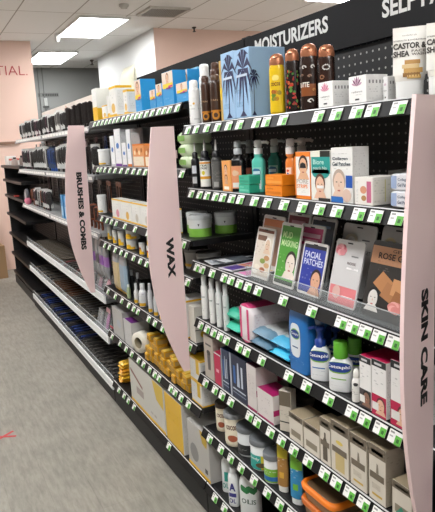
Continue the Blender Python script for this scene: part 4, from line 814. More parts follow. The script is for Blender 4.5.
# silver sachet
x = X0+.012; y = along(279, x, Z5); mb = MB(); T = lambda u, v, q: (q+.012-.22*v, -u*.9+.2*v, v+.048)
pillow(mb, .042, .092, .012, mat('c9cacb', .25, .5), T, crimp=.003); o = mb.build('foil_sachet'); o.location = (X0+.030, y+.0, Z5+.001); tag(o, 'crumpled silver foil sachet beside the low magenta topped box', 'sachet')
TP = 'c9c0b0'; TPd = '6f6455'
def taupe(kind):
    def f(mb, w, h, d):
        D_ = mat(TPd, .45); mb.rect('F', -w/2, w/2, h*.80, h, D_); mb.rect('F', -w*.34, w*.34, h*.86, h*.92, FP(TPd, 'cfc6b6', row=.006)); mb.rect('F', -w*.42, w*.42, h*.4, h*.52, D_, .0012) if kind != 'a' else mb.rect('F', -w*.35, w*.35, h*.18, h*.4, mat('8f8472'))
        if kind == 'pump': mb.poly('F', [(-w*.22, h*.08), (w*.22, h*.08), (w*.22, h*.5), (w*.08, h*.6), (w*.08, h*.7), (-w*.08, h*.7), (-w*.08, h*.6), (-w*.22, h*.5)], mat('5f564a'), .0006)
        if kind == 'lot': mb.rect('F', -w*.25, w*.28, h*.06, h*.42, mat('c9b47e'), .0006); mb.oval('F', 0, h*.62, w*.2, h*.04, mat('d8c060'), .0008)
        if kind == 'ser': mb.poly('F', [(-w*.06, h*.52), (w*.1, h*.52), (w*.06, h*.68), (-w*.02, h*.7)], mat('8a8272'), .0006); mb.rect('F', -w*.3, w*.3, h*.1, h*.14, mat('c9a64a'), .0006); mb.rect('F', -w*.3, w*.2, h*.22, h*.32, FP(TP, '9a9080', row=.006), .0006)
        mb.rect('S', .003, d-.003, h*.08, h*.9, FP('b5ab9a', '8f8574', row=.008))
    return f
G_ = 'taupe skin care boxes'
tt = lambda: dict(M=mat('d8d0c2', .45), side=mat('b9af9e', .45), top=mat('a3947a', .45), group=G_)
x, y, r, h = rspot(281, 295, 378.4, Z5, .012); t = thing('cream_tube', 'taupe topped tube box with cream foot, beside the foil sachet', 'box', x, y, Z5, .5)
b = MB(); b.W = r*1.9; b.box(-r*.8, r*.8, -r*.95, r*.95, 0, .135, mat('cfc6b8', .4), .001); b.rect('F', -r*.9, r*.9, .085, .133, mat(TPd), r*.8+.0005); b.rect('F', -r*.9, r*.9, .05, .07, FP('cfc6b8', '6a6052', row=.006), r*.8+.0006); b.rect('F', -r*.9, r*.9, .03, .034, mat('1c1a18'), r*.8+.0006); b.build('body', t)
jar('grey jar standing behind the taupe boxes', 296, 314, 395, Z5, .15, mat('8f8a82', .4), mat('6a655e', .4), lambda l, r, h: None, hl=.02, name='jar', cat='jar')
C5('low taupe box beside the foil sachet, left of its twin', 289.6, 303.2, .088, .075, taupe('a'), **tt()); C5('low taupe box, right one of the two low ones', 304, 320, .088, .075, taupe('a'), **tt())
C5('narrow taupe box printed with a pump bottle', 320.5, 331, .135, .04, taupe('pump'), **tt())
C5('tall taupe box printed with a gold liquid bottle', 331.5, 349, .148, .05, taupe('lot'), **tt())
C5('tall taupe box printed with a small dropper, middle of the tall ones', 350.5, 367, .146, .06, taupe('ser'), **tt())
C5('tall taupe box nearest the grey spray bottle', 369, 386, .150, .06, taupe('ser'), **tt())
x, y, r, h = rspot(386, 402, 447, Z5, .06); t = thing('spray_bottle', 'grey brown spray bottle with white sprayer, near the SKIN CARE sign', 'bottle', x, y, Z5, .7)
MB().loft([(r*.93, r*.93, 0), (r, r, .004), (r, r, .085), (r*.7, r*.7, .1), (.012, .012, .106)], mat('7d746a', .25), n=24).build('body', t)
l = MB(); surf(l, -r, r, .02, .07, r, r, mat('a89c8a')); surf(l, -r*.9, r*.6, .03, .04, r, r, mat('c9a95a'), o=.001); l.build('label', t)
MB().loft([(.014, .014, .105), (.014, .014, .12), (.011, .011, .123), (.0095, .0095, .145), (.007, .007, .15)], mat('b9b9b9', .3), n=18).build('sprayer', t)
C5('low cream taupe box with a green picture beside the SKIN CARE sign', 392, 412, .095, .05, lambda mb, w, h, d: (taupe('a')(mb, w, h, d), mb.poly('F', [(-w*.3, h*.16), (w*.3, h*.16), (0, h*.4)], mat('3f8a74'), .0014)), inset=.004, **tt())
# ---------------------------------------------------------------- sixth shelf
def djar1(l, r, h): surf(l, -r*1.2, r*1.2, h*.1, h*.9, r, r, mat('e9dfc8', .4)); disc_on(l, r*.0, h*.3, r*.5, h*.12, r, r, mat('a8583a')); ctext(l, 'cocoa', -r*.6, r*.5, h*.6, h*.76, r, r, mat('6a4030'))
jar('cream tub with dark brown lid at the left end of the tub shelf', 215.7, 231, 401, Z6, .035, mat('dccfb4', .35), mat('3a2c26', .35), djar1)
jar('cream tub with grey lid and red berries, second in the row', 224.5, 246.5, 410, Z6, .012, mat('e6dcc4', .35), mat('8f9294', .35), djar1)
def djar3(l, r, h): surf(l, -r*1.3, r*1.3, h*.08, h*.5, r, r, mat('26282a', .4)); surf(l, -r*.8, r*.6, h*.22, h*.34, r, r, FP('26282a', 'c9c9c9', row=.005), o=.001)
jar('white tub with a black label and grey lid', 237, 261, 424, Z6, .018, mat('dfe2e3', .35), mat('6c7073', .4), djar3)
def djar4(l, r, h): surf(l, -r*1.3, r*.1, h*.06, h*.62, r, r, mat('2fa59a', .4)); surf(l, r*.1, r*1.3, h*.06, h*.62, r, r, mat('d8c832', .4)); disc_on(l, r*.1, h*.24, r*.45, h*.1, r, r, mat('5a4a2a'), o=.0014); ctext(l, 'body', -r*.9, r*.0, h*.4, h*.54, r, r, mat('e8f2ee'), o=.0014)
jar('white tub with teal and yellow label, grey lid', 250, 276, 436, Z6, .012, mat('e9ebeb', .35), mat('707477', .4), djar4)
def djar5(l, r, h): surf(l, -r*1.3, r*1.3, h*.06, h*.62, r, r, mat('7fb83c', .4)); surf(l, -r*1.3, r*1.3, h*.12, h*.3, r, r, mat('2a6fb4'), o=.001); surf(l, -r*.7, r*.6, h*.38, h*.54, r, r, FP('7fb83c', 'f0f4ea', row=.008), o=.001)
jar('small white tub with green and blue label, grey lid', 263.5, 283.5, 451, Z6, .008, mat('e9ebeb', .35), mat('74787b', .4), djar5)
def dtb(c1, c2, c3):
    def f(l, rx, r, h, hc):
        tface(l, -r*.9, r*.9, hc+.003, h*.5, mat(c2), .0006); tface(l, -r*.9, r*.9, h*.5, h*.7, FP(c2, 'f0ece0', row=.008), .0007); tface(l, -r*.9, r*.9, h*.7, h*.96, mat(c1), .0006); tface(l, -r*.4, r*.4, h*.3, h*.42, mat(c3), .0014); tface(l, -r*.5, r*.5, h*.78, h*.9, FP(c1, '4a4a2a', row=.008), .0014)
    return f
squeeze_tube('yellow and brown squeeze tube standing beside the small tub', 277, 289.5, 443, Z6, .012, mat('b98c50', .35), mat('e9e7e2', .35), dtb('c9b82a', 'a87a3c', 'd8a83c'), rz=.5, hc=.02)
squeeze_tube('green and blue squeeze tube, right of the yellow and brown one', 290, 304.5, 454, Z6, .010, mat('3f87b0', .35), mat('e9ebeb', .35), dtb('7cc036', '2f86b8', '6ab03c'), rz=.5, hc=.02)
def tubbox(label, pl, pr_, z, lidc, d, h, inset=.006):
    x = X0+inset; a, b = along(pl, x, z), along(pr_, x, z); w = a-b; t = thing('lidded_container', label, 'container', x, (a+b)/2, z, 0, 'lidded clear containers')
    MB().loft([(d*.46, w*.46, 0, d/2, 0), (d*.49, w*.49, h-.016, d/2, 0)], mat('8c6f52', .25), p=7, n=32).build('body', t)
    MB().loft([(d*.52, w*.52, h-.018, d/2, 0), (d*.53, w*.53, h-.006, d/2, 0), (d*.51, w*.51, h, d/2, 0), (d*.46, w*.46, h, d/2, 0), (d*.44, w*.44, h-.004, d/2, 0)], [mat(lidc, .35)]*4, p=7, n=32, cap=False).build('lid', t)
    MB().loft([(d*.44, w*.44, h-.0045, d/2, 0), (d*.43, w*.43, h-.0035, d/2, 0)], mat('7c6248', .3), p=7, n=32).build('lid_window', [c for c in t.children if c.name.startswith('lid')][0])
tubbox('lower brown container under the orange rimmed one', 300, 333, Z6, 'c8671c', .17, .055, .016); tubbox('upper container with an orange rimmed lid', 300, 333, Z6+.056, 'f58220', .17, .05, .016)
tubbox('container with a blue rimmed lid, right of the orange rimmed one', 338, 366, Z6, '2258b8', .16, .07, .016)
carton('framed_soap_box', 'grey framed box near the lower right, right of the blue rimmed container', 'box', Z6, 372, 390, 495, .08, lambda mb, w, h, d: mb.rect('F', -w*.36, w*.36, h*.15, h*.86, mat('4a4640')), M=mat('9a968e', .4), h=.11)
# ---------------------------------------------------------------- base shelf
def bott7(label, pl, pr_, h, inset, dr, mname='lotion_bottle', c_='e9eceb', cap='dfe2e2', flat=.8, hc=.02):
    x, y, r, _ = rspot(pl, pr_, 450, Z7, inset); t = thing(mname, label, 'bottle', x, y, Z7, .7); rx = r*flat
    MB().loft([(rx*.93, r*.93, 0), (rx, r, .004), (rx, r, h*.72), (rx*.92, r*.9, h*.82), (rx*.6, r*.5, h-hc-.004), (.012, .012, h-hc)], mat(c_, .3), p=2.4, n=26).build('body', t)
    l = MB(); dr(l, rx, r, h); l.build('label', t); MB().loft([(.0135, .0135, h-hc-.001), (.0135, .0135, h-.002), (.011, .011, h)], mat(cap, .3), n=18).build('cap', t)
bott7('narrow white bottle with teal print at the left of the base shelf', 222, 233, .165, .03, lambda l, rx, r, h: (surf(l, -r*.2, r*.7, h*.3, h*.55, rx, r, mat('2f9a8c'), p=2.4), ctext(l, 'OL', -r*.6, r*.4, h*.12, h*.26, rx, r, mat('2f9a8c'), p=2.4)))
bott7('white bottle with a navy triangle print on the base shelf', 228.5, 240, .16, .008, lambda l, rx, r, h: (ctext(l, 'A', -r*.5, r*.5, h*.42, h*.62, rx, r, mat('33307c'), p=2.4, bold=.05), surf(l, -r*.7, r*.6, h*.26, h*.36, rx, r, mat('3b3a86'), p=2.4), ctext(l, 'OL', -r*.6, r*.5, h*.1, h*.22, rx, r, mat('33307c'), p=2.4)))
def dleaf(l, rx, r, h):
    for k in range(7): disc_on(l, (-.5+k*.2)*r, h*(.66-.02*(k % 3)), r*.22, h*.07, rx, r, mat('2a7a44'), p=2.4, o=.001+.0001*k, n=8)
    ctext(l, 'OLIS', -r*.6, r*.7, h*.34, h*.44, rx, r, mat('6a7a70'), p=2.4)
bott7('large white bottle with a green leaf print on the base shelf', 240, 262, .19, .01, dleaf, flat=.7)
x = X0+.02; y = along(270, x, Z7); mb = MB(); mb.W = .1
mb.loft([(.05, .045, 0, .05, 0), (.055, .05, .04, .055, 0), (.045, .035, .085, .05, 0), (.02, .02, .1, .05, 0)], mat('8a5038', .45), p=3, n=20); o = mb.build('brown_pouch'); o.location = (x, y-.02, Z7+.001); tag(o, 'reddish brown pouch on the base shelf right of the leaf print bottle', 'pouch')
# ================================================================ WAX bay
zB = [z+.033 for z in ZB]
Y_ = mat('f0bd22', .4); WH = mat('f0f0ec', .4)
def CB(row, label, pl, pr_, pt, d, dr=None, M=None, side=None, top=None, inset=.01, name='wax_kit_box', h=None, z=None, group=None, cat='box'): return carton(name, label, cat, zB[row] if z is None else z, pl, pr_, pt, d, dr, M=M or WH, side=side, top=top, inset=inset, h=h, group=group)
def dyw(top=.06, bot=.08, pic=True, base='f0f0ec'):
    def f(mb, w, h, d):
        if top: mb.rect('F', -w/2, w/2, h*(1-top), h, Y_); mb.rect('S', 0, d, h*(1-top), h, Y_)
        if bot: mb.rect('F', -w/2, w/2, 0, h*bot, Y_); mb.rect('S', 0, d, 0, h*bot*.6, Y_)
        if pic: mb.oval('F', w*.02, h*.28, w*.28, h*.16, mat('e2b860')); mb.rect('F', -w*.3, w*.3, h*.55, h*.8, FP(base, '8c8c88', row=.014, word=.02))
        mb.rect('S', d*.1, d*.9, h*.2, h*.85, FP('e4e4e0', 'a6a6a2', row=.008, word=.01))
    return f
CB(0, 'white box with yellow lower half at the left end of the WAX top shelf', 94, 98.4, 89, .10, lambda mb, w, h, d: (mb.rect('F', -w/2, w/2, 0, h*.42, Y_), mb.rect('S', 0, d, 0, h*.38, Y_), mb.rect('F', -w*.2, w*.4, h*.6, h*.95, FP('efefec', '5a5a58', row=.02))))
CB(0, 'small white and yellow box beside the tall cream pouch', 102.8, 107.4, 105.5, .05, dyw(.08, .12))
b = MB(); T = lambda u, v, q: (q+.03+.10*v, u, v+.13); pillow(b, .19, .255, .045, mat('f3f0d8', .4), T); o = b.build('wax_bead_bag'); o.location = (X0+.115, 3.12, zB[0]+.002); tag(o, 'large cream bag standing behind the first yellow and white boxes', 'bag')
CB(0, 'narrow white box leaning beside the tall yellow topped box', 108.2, 110.4, 96, .05, dyw(0, .2, False))
CB(0, 'tall white box with a yellow top and a wide printed side', 111, 117.3, 86.5, .085, dyw(.08, .08))
CB(0, 'shorter white box with a yellow top, left of the blue boxes', 124.6, 128.4, 90, .09, dyw(.09, .09))
CB(0, 'tall yellow topped box at the back between two yellow topped boxes', 129.5, 134, 84, .05, dyw(.06, .05), inset=.17)
CB(0, 'yellow topped box at the back among the blue boxes', 150.5, 156, 85.5, .05, dyw(.09, .05), inset=.14)
BL = mat('2f9ede', .38)
def dblue(ph=.5, pk=True):
    def f(mb, w, h, d):
        mb.rect('F', -w/2+.001, w/2-.001, h*(1-ph), h*.99, mat('f0dccb', .45)); mb.face('F', 0, h*(1-ph*.45), h*ph*.62, 'e6b896', '8a5a3a', .0006) if ph > .4 else mb.poly('F', [(-w*.3, h*.7), (w*.3, h*.66), (w*.1, h*.95), (-w*.1, h*.95)], mat('e2a884'), .0006)
        mb.rect('F', -w*.4, w*.48, h*(1-ph)-h*.02, h*(1-ph)+h*.12, mat('f2d52e'), .0020); mb.rect('F', -w*.1, w*.3, h*(1-ph)-h*.05, h*(1-ph)+h*.0, mat('8c3a8c'), .0024)
        if pk: mb.rect('F', w*.1, w*.48, h*(1-ph)+h*.0, h*(1-ph)+h*.05, mat('d8408a'), .0022)
        mb.rect('F', -w*.3, w*.3, h*.12, h*.28, FP('2f9ede', 'bfe0f4', row=.01)); mb.rect('S', d*.1, d*.9, h*.3, h*.7, FP('2f9ede', '5cb4e6', row=.012))
    return f
kb = dict(M=BL, side=BL, name='hair_removal_box')
CB(0, 'tall blue box with a face, leftmost of the blue boxes', 136.2, 142.3, 80, .07, dblue(.6), **kb)
CB(0, 'smallest blue box, between two taller blue boxes', 150.6, 156.2, 90, .05, dblue(.5), **kb)
CB(0, 'middle height blue box showing a cheek', 157, 163, 84, .05, dblue(.5), **kb)
CB(0, 'tallest blue box showing legs, wide blue side', 163.6, 174.5, 71.7, .055, dblue(.48), **kb)
CB(0, 'wide low blue box with a pink corner, nearest the white spray cans', 177, 188.3, 82.7, .04, dblue(.5), **kb)
CB(0, 'blue box at the back behind the wide low blue box', 184, 189.3, 69.7, .06, dblue(.7), inset=.09, **kb)
CB(0, 'pale blue and white box behind the white spray cans', 191.5, 199, 68, .04, lambda mb, w, h, d: mb.rect('F', -w*.4, w*.4, h*.3, h*.9, mat('d9edf6')), M=mat('8ccbec', .4), inset=.15)
# second shelf of the WAX bay
def dtub(l, r, h): surf(l, -r*1.2, r*1.2, h*.08, h*.82, r, r, FP('f0f0ee', '9a9a98', row=.014)); surf(l, -r*1.2, r*.6, h*.08, h*.18, r, r, Y_, o=.001)
def JB(row, label, pl, pr_, pt, dr=dtub, lid='eceeee', body='f0f0ee', inset=.012, hl=.012, z=None, group=None, name='wax_tub', lr=1.04): return jar(label, pl, pr_, pt, zB[row] if z is None else z, inset, mat(body, .35), mat(lid, .35), dr, hl, group, name, 'tub', lidr=lr)
JB(1, 'white tub with a yellow strip at the left of the second WAX shelf', 98.2, 111.3, 149)
def dwb(c_, ic='3f78c0'):
    def f(mb, w, h, d): mb.rect('F', -w*.34, w*.34, h*.2, h*.9, FP('eef0f2', '9ab0cc', row=.016, word=.018)); mb.oval('F', 0, h*.55, w*.24, h*.08, mat(ic)); mb.rect('F', -w/2, w/2, 0, h*.07, mat(c_)); mb.rect('S', .004, d-.004, h*.1, h*.9, FP('cfd0d2', '9c9ea2', row=.012))
    return f
for (pl, pr_, pt, c_, l) in ((111.8, 116, 136, 'c9cccf', 'lower white and blue box next to the white tub'), (116.4, 122.4, 129, '6a2c8c', 'tall white and blue box with a purple foot'), (123.2, 127.4, 142.7, '6a2c8c', 'short white and blue box with a purple foot'), (128.4, 132.4, 129.5, 'e07a1c', 'tall white and blue box beside the orange boxes')):
    CB(1, l, pl, pr_, pt, .05, dwb(c_), M=mat('eff0f1', .4), side=mat('b4b6b9', .4), name='cream_hair_remover_box', group='white and blue boxes on the second WAX shelf')
for k, (pl, pr_) in enumerate(((133, 137), (140, 145))): CB(1, ['grey sided box at the back, behind the tall white and blue boxes', 'grey sided box at the back, behind the first orange box'][k], pl, pr_, 128, .06, None, M=mat('9a9b9e', .4), inset=.15)
def dor(mb, w, h, d): mb.rect('F', -w*.45, w*.45, h*.05, h*.45, FP('efe0c8', 'b98a50', row=.012)); [mb.oval('F', w*(-.3+.2*k), h*(.62+.1*(k % 2)), w*.08, h*.1, mat(['f6e0b8', 'b0641c'][k % 2])) for k in range(4)]; mb.rect('F', -w/2, w/2, h*.93, h, mat('e07818'))
CB(1, 'orange box with flowers, left of two beside the WAX sign', 133.8, 145, 144, .05, dor, M=mat('e2985a', .4), name='wax_strip_box'); CB(1, 'orange box with flowers, right of two beside the WAX sign', 145.6, 156, 144, .05, dor, M=mat('cd7a34', .4), name='wax_strip_box')
# green rounded packs right of the sign
for k in range(3):
    x = X0+.02; y = along(184, x, 1.46); b = MB(); T = lambda u, v, q: (q, u, v)
    b.loft([(.05, .05, 0, .055, 0), (.058, .058, .008, .055, 0), (.058, .058, .036, .055, 0), (.05, .05, .044, .055, 0)], mat('cfe0bb', .35), p=3, n=20)
    surf(b, -.04, .03, .012, .032, .003, .058, mat('7fb456'), o=.001); o = b.build('wax_refill_pack'); o.location = (x, y, zB[1]+.0005+k*.0452); tag(o, 'pale green rounded pack, %s of three stacked right of the WAX sign' % ['bottom', 'middle', 'top'][k], 'pack', 'pale green rounded packs')
# third shelf of the WAX bay
JB(2, 'white tub at the left end of the third WAX shelf', 97.5, 106.6, 194.7)
for k, (pl, pr_) in enumerate(((112.9, 122.2), (122.6, 132), (132.4, 141.2), (141.6, 151.4), (151.8, 161), (161.5, 171))):
    CB(2, '%s of the yellow topped white boxes on the third WAX shelf, from the left' % ORD[k].capitalize().lower(), pl, pr_, 191+k*1.0, .055, lambda mb, w, h, d, k=k: (dyw(.07, .07, False)(mb, w, h, d), mb.rect('F', -w*.4, w*.2, h*.55, h*.85, FP('ecebe6', '8a8a86', row=.014)), mb.oval('F', w*.1, h*.3, w*.16, h*.2, mat(['d88a9a', 'e0b050', 'c9c2b4', 'd0c8bc', 'd88a9a', 'e0b050'][k]))), M=mat('e6e5e0', .4), h=.105, group='yellow topped white boxes')
def dgj(l, r, h): surf(l, -r*1.4, r*1.4, .0, h*.4, r, r, mat('86c24a', .4)); l.add([(-r*1.003, -.004, h*.62), (-r*1.003, .004, h*.62), (-r*1.003, 0, h*.5)], [(0, 1, 2)], mat('222422'))
for k, (x, y, rr, l) in enumerate(((1.035, 2.30, .044, 'white tub with green band, leftmost, partly behind the WAX sign'), (1.0, 2.195, .047, 'white tub with green band nearest the shelf end, right of the WAX sign'), (1.12, 2.20, .046, 'white tub with green band at the back, right of the WAX sign'))):
    t = thing('wax_tub', l, 'tub', x, y, zB[2], 1.0, 'white tubs with green bands'); h = .085
    MB().loft([(rr*.94, rr*.94, 0), (rr*.97, rr*.97, .003), (rr, rr, h*.8)], mat('e4e7e6', .35), n=30).build('body', t); l_ = MB(); dgj(l_, rr*.985, h); l_.build('label', t)
    MB().loft([(rr*1.04, rr*1.04, h*.8), (rr*1.04, rr*1.04, h*.97), (rr, rr, h)], mat('cfd3d3', .35), n=30).build('lid', t)
# fourth shelf of the WAX bay: white pots with yellow labels
def dpot(l, r, h): surf(l, -r*1.2, r*1.2, h*.06, h*.3, r, r, Y_); disc_on(l, 0, h*.36, r*.5, h*.2, r, r, Y_, o=.001)
def POT(label, pl, pr_, z, h, inset=.012, lid='c4c6c6', red=False):
    x, y, r, _ = rspot(pl, pr_, 240, z, inset); t = thing('wax_pot', label, 'pot', x, y, z, .5, 'white wax pots with yellow labels')
    MB().loft([(r*.84, r*.84, 0), (r*.86, r*.86, .003), (r*.97, r*.97, h*.86)], mat('dfdfdb', .35), n=28).build('body', t)
    l = MB(); dpot(l, r*.93, h*.9) if not red else (dpot(l, r*.93, h*.9), disc_on(l, 0, h*.55, r*.3, h*.1, r, r, mat('a02820'), o=.001)); l.build('label', t)
    MB().loft([(r*1.0, r*1.0, h*.86), (r*1.01, r*1.01, h*.97), (r*.95, r*.95, h)], mat(lid, .35), n=28).build('lid', t); return y
POT('small white pot at the left end of the pot shelf', 107, 113, zB[3], .085, .03); POT('small white pot, second on the pot shelf', 112.2, 117.4, zB[3], .078)
POT('small white pot, third on the pot shelf', 117.8, 125, zB[3], .082); POT('wide white pot, lower one of the stack on the pot shelf', 125.6, 138, zB[3], .054); POT('wide white pot on top of the lower wide pot', 124.6, 140.5, zB[3]+.0545, .062, .008)
POT('white pot with a red mark, right of the pot stack', 138.6, 145.2, zB[3], .06, red=True); POT('white pot partly behind the WAX sign, lower one', 146, 154, zB[3], .058, red=True); POT('white pot partly behind the WAX sign, on top of another', 146, 155, zB[3]+.0585, .058)
for k, (x, y) in enumerate(((1.02, 2.175), (1.02, 2.30))): 
    t = thing('wax_pot', ['dark lidded pot with a yellow band at the shelf end right of the WAX sign', 'dark lidded pot with a yellow band hidden mostly behind the WAX sign'][k], 'pot', x, y, zB[3], .6); r = .05
    MB().loft([(r*.9, r*.9, 0), (r, r, .07)], mat('8f8f8b', .4), n=26).build('body', t); l = MB(); surf(l, -r*1.2, r*1.2, .01, .022, r*.94, r*.94, mat('b08a2a'), o=.002); l.build('label', t); MB().loft([(r*1.04, r*1.04, .07), (r*1.04, r*1.04, .083)], mat('5a5a58', .4), n=26).build('lid', t)
# fifth shelf
for (pl, pr_, c1, c2, l) in ((113, 118.8, 'c9b48a', 'e0a830', 'tan wax pouch standing at the left of the fifth WAX shelf'), (119.4, 126, '8fa3b4', 'e6b82a', 'grey blue wax pouch standing beside the tan pouch')):
    x = X0+.014; a, c_ = along(pl, x, zB[4]), along(pr_, x, zB[4]); b = MB(); T = lambda u, v, q: (q+.02, u, v+.112)
    pillow(b, (a-c_)-.002, .222, .03, None, T, cmap=lambda u, v, c1=c1, c2=c2: mat(c2, .3) if v < .1 else mat(c1, .22) if v < .75 else mat('a9adb0', .15, .2)); o = b.build('wax_pouch'); o.location = (x, (a+c_)/2, zB[4]+.001); tag(o, l, 'pouch')
def BB(label, pl, pr_, h, body, cap, ft=None, inset=.012, nm='oil_bottle', hc=.03, gr=None):
    x, y, r, _ = rspot(pl, pr_, 280, zB[4], inset); t = thing(nm, label, 'bottle', x, y, zB[4], .6, gr)
    MB().loft([(r*.95, r*.95, 0), (r, r, .003), (r, r, h-hc-.02), (r*.8, r*.8, h-hc-.006), (r*.45, r*.45, h-hc)], mat(body, .3), n=22).build('body', t)
    if ft: l = MB(); surf(l, -r*1.2, r*1.2, .004, .02, r, r, mat(ft)); surf(l, -r*.9, r*.9, .03, h*.6, r, r, FP(body, '9a9aa0', row=.012)); l.build('label', t)
    MB().loft([(r*.6, r*.6, h-hc-.001), (r*.6, r*.6, h-.002), (r*.5, r*.5, h)], mat(cap, .3), n=18).build('cap', t)
BB('small pale green bottle beside the grey blue pouch', 126.4, 130.4, .075, 'a9b890', 'd6dcd4', nm='oil_bottle', hc=.012)
BB('black bottle with grey cap, left of two on the fifth WAX shelf', 130, 134.6, .135, '1c1c1e', 'b9bcbf', inset=.06); BB('black bottle with grey cap, right of two on the fifth WAX shelf', 136, 140.6, .135, '1c1c1e', 'a0a3a6', inset=.06)
BB('short white bottle with a yellow foot, left of the wider one', 133.8, 138.4, .105, 'e4e4e2', 'dcdedf', 'e2b030', gr=None); BB('wide white bottle with a yellow foot beside the short one', 138.8, 147, .118, 'e4e4e6', 'dcdedf', 'e2b030')
BB('slim white bottle left of the WAX sign', 148, 152.8, .145, 'dcdde0', 'c9cbce', 'e2b030'); BB('slim white bottle touching the WAX sign edge', 153.4, 158.4, .130, 'd6d7d9', 'c9cbce', 'e2b030'); BB('slim white bottle mostly behind the WAX sign', 159, 164.5, .13, 'd6d7d9', 'c9cbce', 'e2b030')
CB(4, 'white box with a yellow oval at the shelf end right of the WAX sign', 190.4, 196, 300, .10, lambda mb, w, h, d: (mb.oval('S', d*.5, h*.22, d*.28, h*.12, mat('d8b23a')), mb.rect('S', d*.1, d*.9, h*.45, h*.9, FP('cfcbc0', 'a8a294', row=.014)), mb.rect('S', 0, d, h*.34, h*.36, mat('3a3a38'))), M=mat('cfcbc0', .4), h=.15)
CB(4, 'grey white box behind the WAX sign on the fifth WAX shelf', 178, 188, 300, .10, dyw(.05, .05), h=.16)
# sixth shelf
def dheat(mb, w, h, d): mb.oval('F', w*.1, h*.5, w*.2, h*.14, mat('b0b4bc')); mb.rect('F', -w*.4, w*.1, h*.75, h*.85, FP('b5b3b0', '86868a', row=.014))
CB(5, 'large grey heater box at the left end of the sixth WAX shelf', 114, 124.4, 312, .17, dheat, M=mat('b4b2af', .45), side=mat('a8a6a3', .45), top=mat('9c9a97', .45), h=.165)
def dpur(mb, w, h, d): mb.rect('F', -w*.3, w*.3, h*.2, h*.7, FP('c9c7c6', '9a9a9e', row=.012)); mb.add([(.004, -w*.46, h+.0004), (.05, -w*.46, h+.0004), (.05, w*.46, h+.0004), (.004, w*.46, h+.0004)], [(0, 3, 2, 1)], mat('6d1f7c'))
CB(5, 'pale box with a purple top beside the heater box', 125.4, 133, 320, .10, dpur, M=mat('c6c4c2', .45), h=.14)
x = X0+.012; y = along(139, x, zB[5]); b = MB(); T = lambda p_, q, z: (z, p_, q+.058)
b.loft([(.030, .030, .0), (.056, .056, .002), (.057, .057, .05), (.030, .030, .052), (.030, .030, 0)], [mat('e6e1d2', .5), mat('efeadc', .4), mat('e6e1d2', .5), mat('b9ad90', .6)], n=36, T=T, cap=False); o = b.build('wax_strip_roll'); o.location = (x, y, zB[5]+.001); o.rotation_euler.z = .35; tag(o, 'round roll of cream wax strips standing on its edge', 'roll')
# gold cartons stacked
GM = mat('dba62e', .3, .3)
gy0 = along(144.5, X0+.01, zB[5]); gstep = .0445; cols = [(2, .0), (4, .004), (3, .012), (4, .004), (2, .008), (3, .0), (2, .006), (3, .010), (3, .0), (2, .004), (2, .008), (2, .004)]
def gold():
    mb = MB(); mb.W = .042; mb.box(0, .06, -.0205, .0205, 0, .0365, GM, .0035, top=mat('f2cc5c', .3, .15)); mb.rect('F', -.016, .016, .007, .029, mat('b58a34', .4, .1), .0004); mb.rect('F', -.013, .013, .016, .021, FP('c8942a', '7a5a14', row=.003), .0008); mb.rect('S', .006, .054, .008, .029, mat('b09458', .35, .1), .0004); return mb.build('wax_carton')  # lighter top colour stands in for the highlight on each carton
g0 = gold(); first = True; GG = 'small gold wax cartons in the stack'
for i, (n, off) in enumerate(cols):
    for j in range(n):
        o = g0 if first else g0.copy()
        if not first: COL.objects.link(o)
        first = False
        o.location = (X0+.012+off+[0, .006, .002, .009][(j+i) % 4], gy0-.021-i*gstep, zB[5]+.0005+j*.0375)
        tag(o, 'small gold wax carton, %s column from the left, %s layer from the bottom' % (ORD[i], ORD[j]), 'carton', GG)
    if n < 4:
        for j in range(4-n+1):
            o = g0.copy(); COL.objects.link(o); o.location = (X0+.105, gy0-.021-i*gstep, zB[5]+.0005+j*.0375); tag(o, 'small gold wax carton in the rear, %s column from the left, %s layer up' % (ORD[i], ORD[j]), 'carton', GG)
def dwy(mb, w, h, d):
    mb.rect('F', -w/2, w/2, h*.93, h, Y_); mb.rect('S', 0, d, h*.93, h, Y_); mb.rect('F', -w/2, w/2, 0, h*.07, Y_); mb.rect('S', 0, d, 0, h*.06, Y_); mb.rect('F', w*.08, w*.36, h*.35, h*.95, mat('d8b23c'), .0008); mb.rect('F', -w*.42, w*.0, h*.2, h*.8, FP('dcdad6', '9a9a9a', row=.01)); mb.rect('S', d*.08, d*.6, h*.2, h*.8, FP('c9c8c6', '8a8a8a', row=.008)); mb.rect('S', d*.68, d*.92, h*.14, h*.5, FP('c9c8c6', '55555a', row=.004, word=.2))
yq = 2.165
for k in (0, 1):
    mb = MB(); w = .105; h = .100; mb.W = w; mb.box(0, .13, -w/2, w/2, 0, h, mat('dcdad6', .4), .001, top=Y_); dwy(mb, w, h, .13); o = mb.build('wax_heater_box'); o.location = (X0+.014, yq, zB[5]+.0005+k*.1008); tag(o, ['white and yellow box, lower of the two stacked right of the WAX sign', 'white and yellow box, upper of the two stacked right of the WAX sign'][k], 'box', 'stacked white and yellow boxes')
